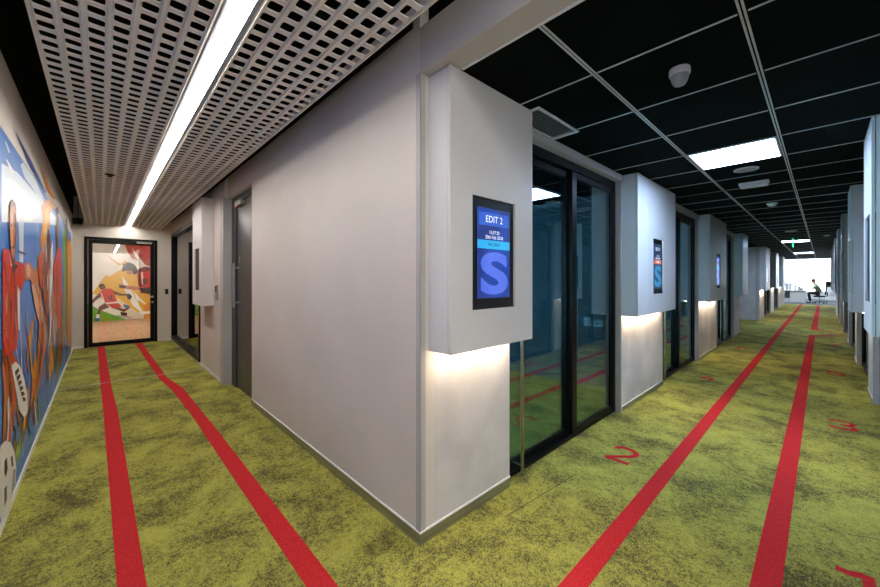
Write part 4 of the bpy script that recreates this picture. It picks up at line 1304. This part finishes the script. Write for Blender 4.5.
# copier
cx0, cx1, cy0, cy1 = 0.14, 0.72, 33.6, 34.25
r = thing('copier', 'white office copier with dark scanner top behind the chair', 'copier', (0.43, 33.9, 0))
MB().box(cx0, cx1, cy0, cy1, 0.06, 0.90).build('body', 'white_plastic', r, bevel=0.015)
for z in (0.10, 0.28, 0.46):
    t = MB().box(cx0 + 0.03, cx1 - 0.03, cy0 - 0.014, cy0 - 0.0005, z, z + 0.165).build('drawer', 'white_plastic', r, bevel=0.004)
    WORLD[t.name] = wloc(r).copy()
    MB().box(cx0 + 0.2, cx1 - 0.2, cy0 - 0.022, cy0 - 0.0145, z + 0.11, z + 0.135).build('drawer_handle', 'grey_plastic', t)
MB().box(cx0 + 0.01, cx1 - 0.06, cy0 + 0.02, cy1 - 0.02, 0.901, 1.02).box(cx0 + 0.01, cx1 - 0.06, cy0 + 0.16, cy1 - 0.02, 1.02, 1.12).box(cx0 + 0.01, cx1 - 0.06, cy0 + 0.02, cy1 - 0.02, 1.12, 1.2).build('scanner', 'black_plastic', r, bevel=0.008)
MB().box(cx0 + 0.02, cx1 - 0.08, cy0 + 0.04, cy1 - 0.04, 1.2, 1.27).build('document_feeder', 'chair_mesh', r, bevel=0.02)
MB().box(cx0 + 0.3, cx1 - 0.02, cy0 - 0.10, cy0 + 0.0, 0.92, 0.94).build('control_panel', 'black_plastic', r, bevel=0.004)
m = MB()
n = 28
for i in range(n):
    a, b = 2 * PI * i / n, 2 * PI * (i + 1) / n
    pt = lambda t, rr: (0.45 + rr * math.cos(t), cy0 - 0.0150, 0.42 + rr * math.sin(t))
    m.poly([pt(a, 0.135), pt(b, 0.135), pt(b, 0.115), pt(a, 0.115)])
m.poly([(0.37, cy0 - 0.015, 0.43), (0.53, cy0 - 0.015, 0.43), (0.53, cy0 - 0.015, 0.47), (0.37, cy0 - 0.015, 0.47)]).poly([(0.37, cy0 - 0.015, 0.37), (0.53, cy0 - 0.015, 0.37), (0.53, cy0 - 0.015, 0.40), (0.37, cy0 - 0.015, 0.40)])
m.build('emblem', 'grey_plastic', r)
for x in (cx0 + 0.06, cx1 - 0.06):
    for y in (cy0 + 0.06, cy1 - 0.06):
        MB().cyl((x, y, 0.0), (x, y, 0.06), 0.028, n=12).build('caster', 'black_plastic', r)

# office chair (the person faces -X)
PX, PY = -0.10, 30.38
r = thing('office_chair', 'black swivel office chair under the seated person', 'chair', (PX, PY, 0))
MB().box(PX - 0.25, PX + 0.23, PY - 0.25, PY + 0.25, 0.37, 0.455).build('seat', 'chair_mesh', r, bevel=0.02)
m = MB()
m.add([(PX + 0.20, PY - 0.23, 0.50), (PX + 0.27, PY - 0.23, 0.50), (PX + 0.27, PY + 0.23, 0.50), (PX + 0.20, PY + 0.23, 0.50), (PX + 0.25, PY - 0.22, 1.05), (PX + 0.31, PY - 0.22, 1.05), (PX + 0.31, PY + 0.22, 1.05), (PX + 0.25, PY + 0.22, 1.05)],
      [(0, 3, 2, 1), (4, 5, 6, 7), (0, 1, 5, 4), (1, 2, 6, 5), (2, 3, 7, 6), (3, 0, 4, 7)])
m.build('backrest', 'chair_mesh', r, bevel=0.012)
MB().box(PX + 0.20, PX + 0.335, PY - 0.03, PY + 0.03, 0.415, 0.45).box(PX + 0.285, PX + 0.335, PY - 0.03, PY + 0.03, 0.44, 0.66).build('back_bracket', 'black_plastic', r)
for s in (-1, 1):
    MB().box(PX - 0.02, PX + 0.02, PY + s * 0.27, PY + s * 0.29, 0.41, 0.64).box(PX - 0.02, PX + 0.02, PY + s * 0.22, PY + s * 0.29, 0.395, 0.41).box(PX - 0.12, PX + 0.12, PY + s * 0.255, PY + s * 0.305, 0.64, 0.665).build('armrest', 'black_plastic', r, bevel=0.006)
MB().cyl((PX, PY, 0.10), (PX, PY, 0.37), 0.028, n=14).build('gas_lift', 'steel', r)
for k in range(5):
    t = 2 * PI * k / 5 + 0.3
    ex, ey = PX + 0.30 * math.cos(t), PY + 0.30 * math.sin(t)
    lg = MB().cyl((PX, PY, 0.12), (ex, ey, 0.075), 0.024, 0.016, n=10).build('leg', 'black_plastic', r)
    WORLD[lg.name] = wloc(r).copy()
    MB().cyl((ex, ey - 0.018, 0.029), (ex, ey + 0.018, 0.029), 0.028, n=14).cyl((ex, ey, 0.03), (ex, ey, 0.08), 0.009, n=8).build('caster', 'black_plastic', lg)


def skin_mesh(name, nodes, edges, m, parent, root=0, sub=2):
    me = bpy.data.meshes.new(name)
    o0 = wloc(parent)
    me.from_pydata([tuple(Vector(p) - o0) for p, _ in nodes], edges, [])
    o = bpy.data.objects.new(name, me)
    COL.objects.link(o)
    o.parent = parent
    me.materials.append(M[m])
    sk = o.modifiers.new('skin', 'SKIN')
    sk.use_smooth_shade = True
    if not me.skin_vertices:
        bpy.context.view_layer.objects.active = o
    dat = me.skin_vertices[0].data
    for i, (_, rr) in enumerate(nodes):
        dat[i].radius = (rr, rr) if not isinstance(rr, tuple) else rr
        dat[i].use_root = (i == root)
    sb = o.modifiers.new('smooth', 'SUBSURF')
    sb.levels = sb.render_levels = sub
    dg = bpy.context.evaluated_depsgraph_get()
    me2 = bpy.data.meshes.new_from_object(o.evaluated_get(dg))
    o.modifiers.clear()
    o.data = me2
    me2.name = name
    me2.materials.clear()
    me2.materials.append(M[m])
    for p in me2.polygons:
        p.use_smooth = True
    WORLD[o.name] = o0.copy()
    return o


pr = thing('person', 'person in green shirt and dark trousers writing at the desk', 'person', (PX, PY, 0.455))
HZ = 0.595
# one continuous body of skin, clothing over it
nodes = [((PX, PY, HZ), 0.115), ((PX - 0.04, PY, HZ + 0.18), 0.115), ((PX - 0.11, PY, HZ + 0.38), 0.135), ((PX - 0.17, PY, HZ + 0.50), 0.075), ((PX - 0.21, PY, HZ + 0.58), 0.048), ((PX - 0.24, PY, HZ + 0.67), 0.080), ((PX - 0.255, PY, HZ + 0.75), 0.086), ((PX - 0.25, PY, HZ + 0.80), 0.062)]
edges = [(i, i + 1) for i in range(7)]
for s in (-1, 1):
    b = len(nodes)
    nodes += [((PX - 0.14, PY + s * 0.19, HZ + 0.43), 0.058), ((PX - 0.27, PY + s * 0.25, HZ + 0.24), 0.046), ((PX - 0.47, PY + s * 0.15, HZ + 0.245), 0.034), ((PX - 0.53, PY + s * 0.12, HZ + 0.245), 0.036)]
    edges += [(2, b), (b, b + 1), (b + 1, b + 2), (b + 2, b + 3)]
    # fingers: five short unequal chains rooted in the palm
    for k, (dy, ln) in enumerate(((-0.030, 0.055), (-0.011, 0.075), (0.009, 0.080), (0.028, 0.068))):
        f = len(nodes)
        y = PY + s * 0.12 + dy
        nodes += [((PX - 0.53 - ln * 0.6, y, HZ + 0.245), 0.0095), ((PX - 0.53 - ln, y - s * 0.006, HZ + 0.228), 0.0085)]
        edges += [(b + 3, f), (f, f + 1)]
    f = len(nodes)
    nodes += [((PX - 0.525, PY + s * 0.075, HZ + 0.24), 0.0105), ((PX - 0.565, PY + s * 0.055, HZ + 0.228), 0.009)]
    edges += [(b + 3, f), (f, f + 1)]
    b = len(nodes)
    nodes += [((PX - 0.10, PY + s * 0.10, HZ - 0.01), 0.092), ((PX - 0.44, PY + s * 0.14, HZ - 0.005), 0.064), ((PX - 0.40, PY + s * 0.13, 0.28), 0.055), ((PX - 0.36, PY + s * 0.13, 0.10), 0.038), ((PX - 0.40, PY + s * 0.13, 0.045), 0.04), ((PX - 0.52, PY + s * 0.14, 0.035), 0.032)]
    edges += [(0, b), (b, b + 1), (b + 1, b + 2), (b + 2, b + 3), (b + 3, b + 4), (b + 4, b + 5)]
skin_mesh('body', nodes, edges, 'skin', pr)
# shirt
nodes = [((PX, PY, HZ + 0.03), 0.145), ((PX - 0.04, PY, HZ + 0.18), 0.15), ((PX - 0.11, PY, HZ + 0.38), 0.17), ((PX - 0.165, PY, HZ + 0.49), 0.088)]
edges = [(0, 1), (1, 2), (2, 3)]
for s in (-1, 1):
    b = len(nodes)
    nodes += [((PX - 0.14, PY + s * 0.19, HZ + 0.43), 0.076), ((PX - 0.235, PY + s * 0.235, HZ + 0.29), 0.066)]
    edges += [(2, b), (b, b + 1)]
skin_mesh('shirt', nodes, edges, 'shirt_green', pr)
nodes = [((PX + 0.01, PY, HZ + 0.02), 0.135)]
edges = []
for s in (-1, 1):
    b = len(nodes)
    nodes += [((PX - 0.10, PY + s * 0.10, HZ - 0.005), 0.104), ((PX - 0.44, PY + s * 0.14, HZ), 0.078), ((PX - 0.40, PY + s * 0.13, 0.28), 0.070), ((PX - 0.365, PY + s * 0.13, 0.11), 0.058)]
    edges += [(0, b), (b, b + 1), (b + 1, b + 2), (b + 2, b + 3)]
skin_mesh('trousers', nodes, edges, 'trousers_black', pr)
for s in (-1, 1):
    skin_mesh('shoe', [((PX - 0.365, PY + s * 0.13, 0.065), 0.050), ((PX - 0.43, PY + s * 0.135, 0.048), 0.046), ((PX - 0.55, PY + s * 0.14, 0.040), 0.038)], [(0, 1), (1, 2)], 'white_shoe', pr)
# hair cap and beard
m = MB()
hc = Vector((PX - 0.245, PY, HZ + 0.745))
rings = []
V, F = [], []
nr, nn = 6, 18
for i in range(nr + 1):
    ph = (PI / 2) * (1 - i / nr) - 0.15 * (i / nr)
    for k in range(nn):
        t = 2 * PI * k / nn
        back = 0.03 if math.cos(t) > 0 else 0.0
        V.append((hc.x + 0.098 * math.cos(ph) * math.cos(t) + 0.008, hc.y + 0.090 * math.cos(ph) * math.sin(t), hc.z + 0.105 * math.sin(ph) - back * i / nr))
for i in range(nr):
    for k in range(nn):
        F.append((i * nn + k, i * nn + (k + 1) % nn, (i + 1) * nn + (k + 1) % nn, (i + 1) * nn + k))
F.append(tuple(nr * nn + k for k in range(nn)))
m.add(V, F)
m.build('hair', 'hair_black', pr, smooth=True)
m = MB()
m.lathe((PX - 0.285, PY, HZ + 0.655), [(0.02, -0.045), (0.045, -0.03), (0.056, 0.0), (0.05, 0.018)], n=16)
m.build('beard', 'hair_black', pr, smooth=True)
m = MB()
m.lathe((PX - 0.335, PY, HZ + 0.71), [(0.006, -0.022), (0.016, -0.015), (0.010, 0.01), (0.005, 0.025)], n=10)
m.build('nose', 'skin', pr, smooth=True)
for s in (-1, 1):
    MB().lathe((PX - 0.326, PY + s * 0.034, HZ + 0.735), [(0.003, -0.008), (0.010, -0.003), (0.010, 0.003), (0.003, 0.008)], n=10).build('eye', 'black_plastic', pr, smooth=True)
    MB().lathe((PX - 0.24, PY + s * 0.088, HZ + 0.715), [(0.006, -0.03), (0.014, -0.018), (0.018, 0.01), (0.008, 0.03)], n=10).build('ear', 'skin', pr, smooth=True)
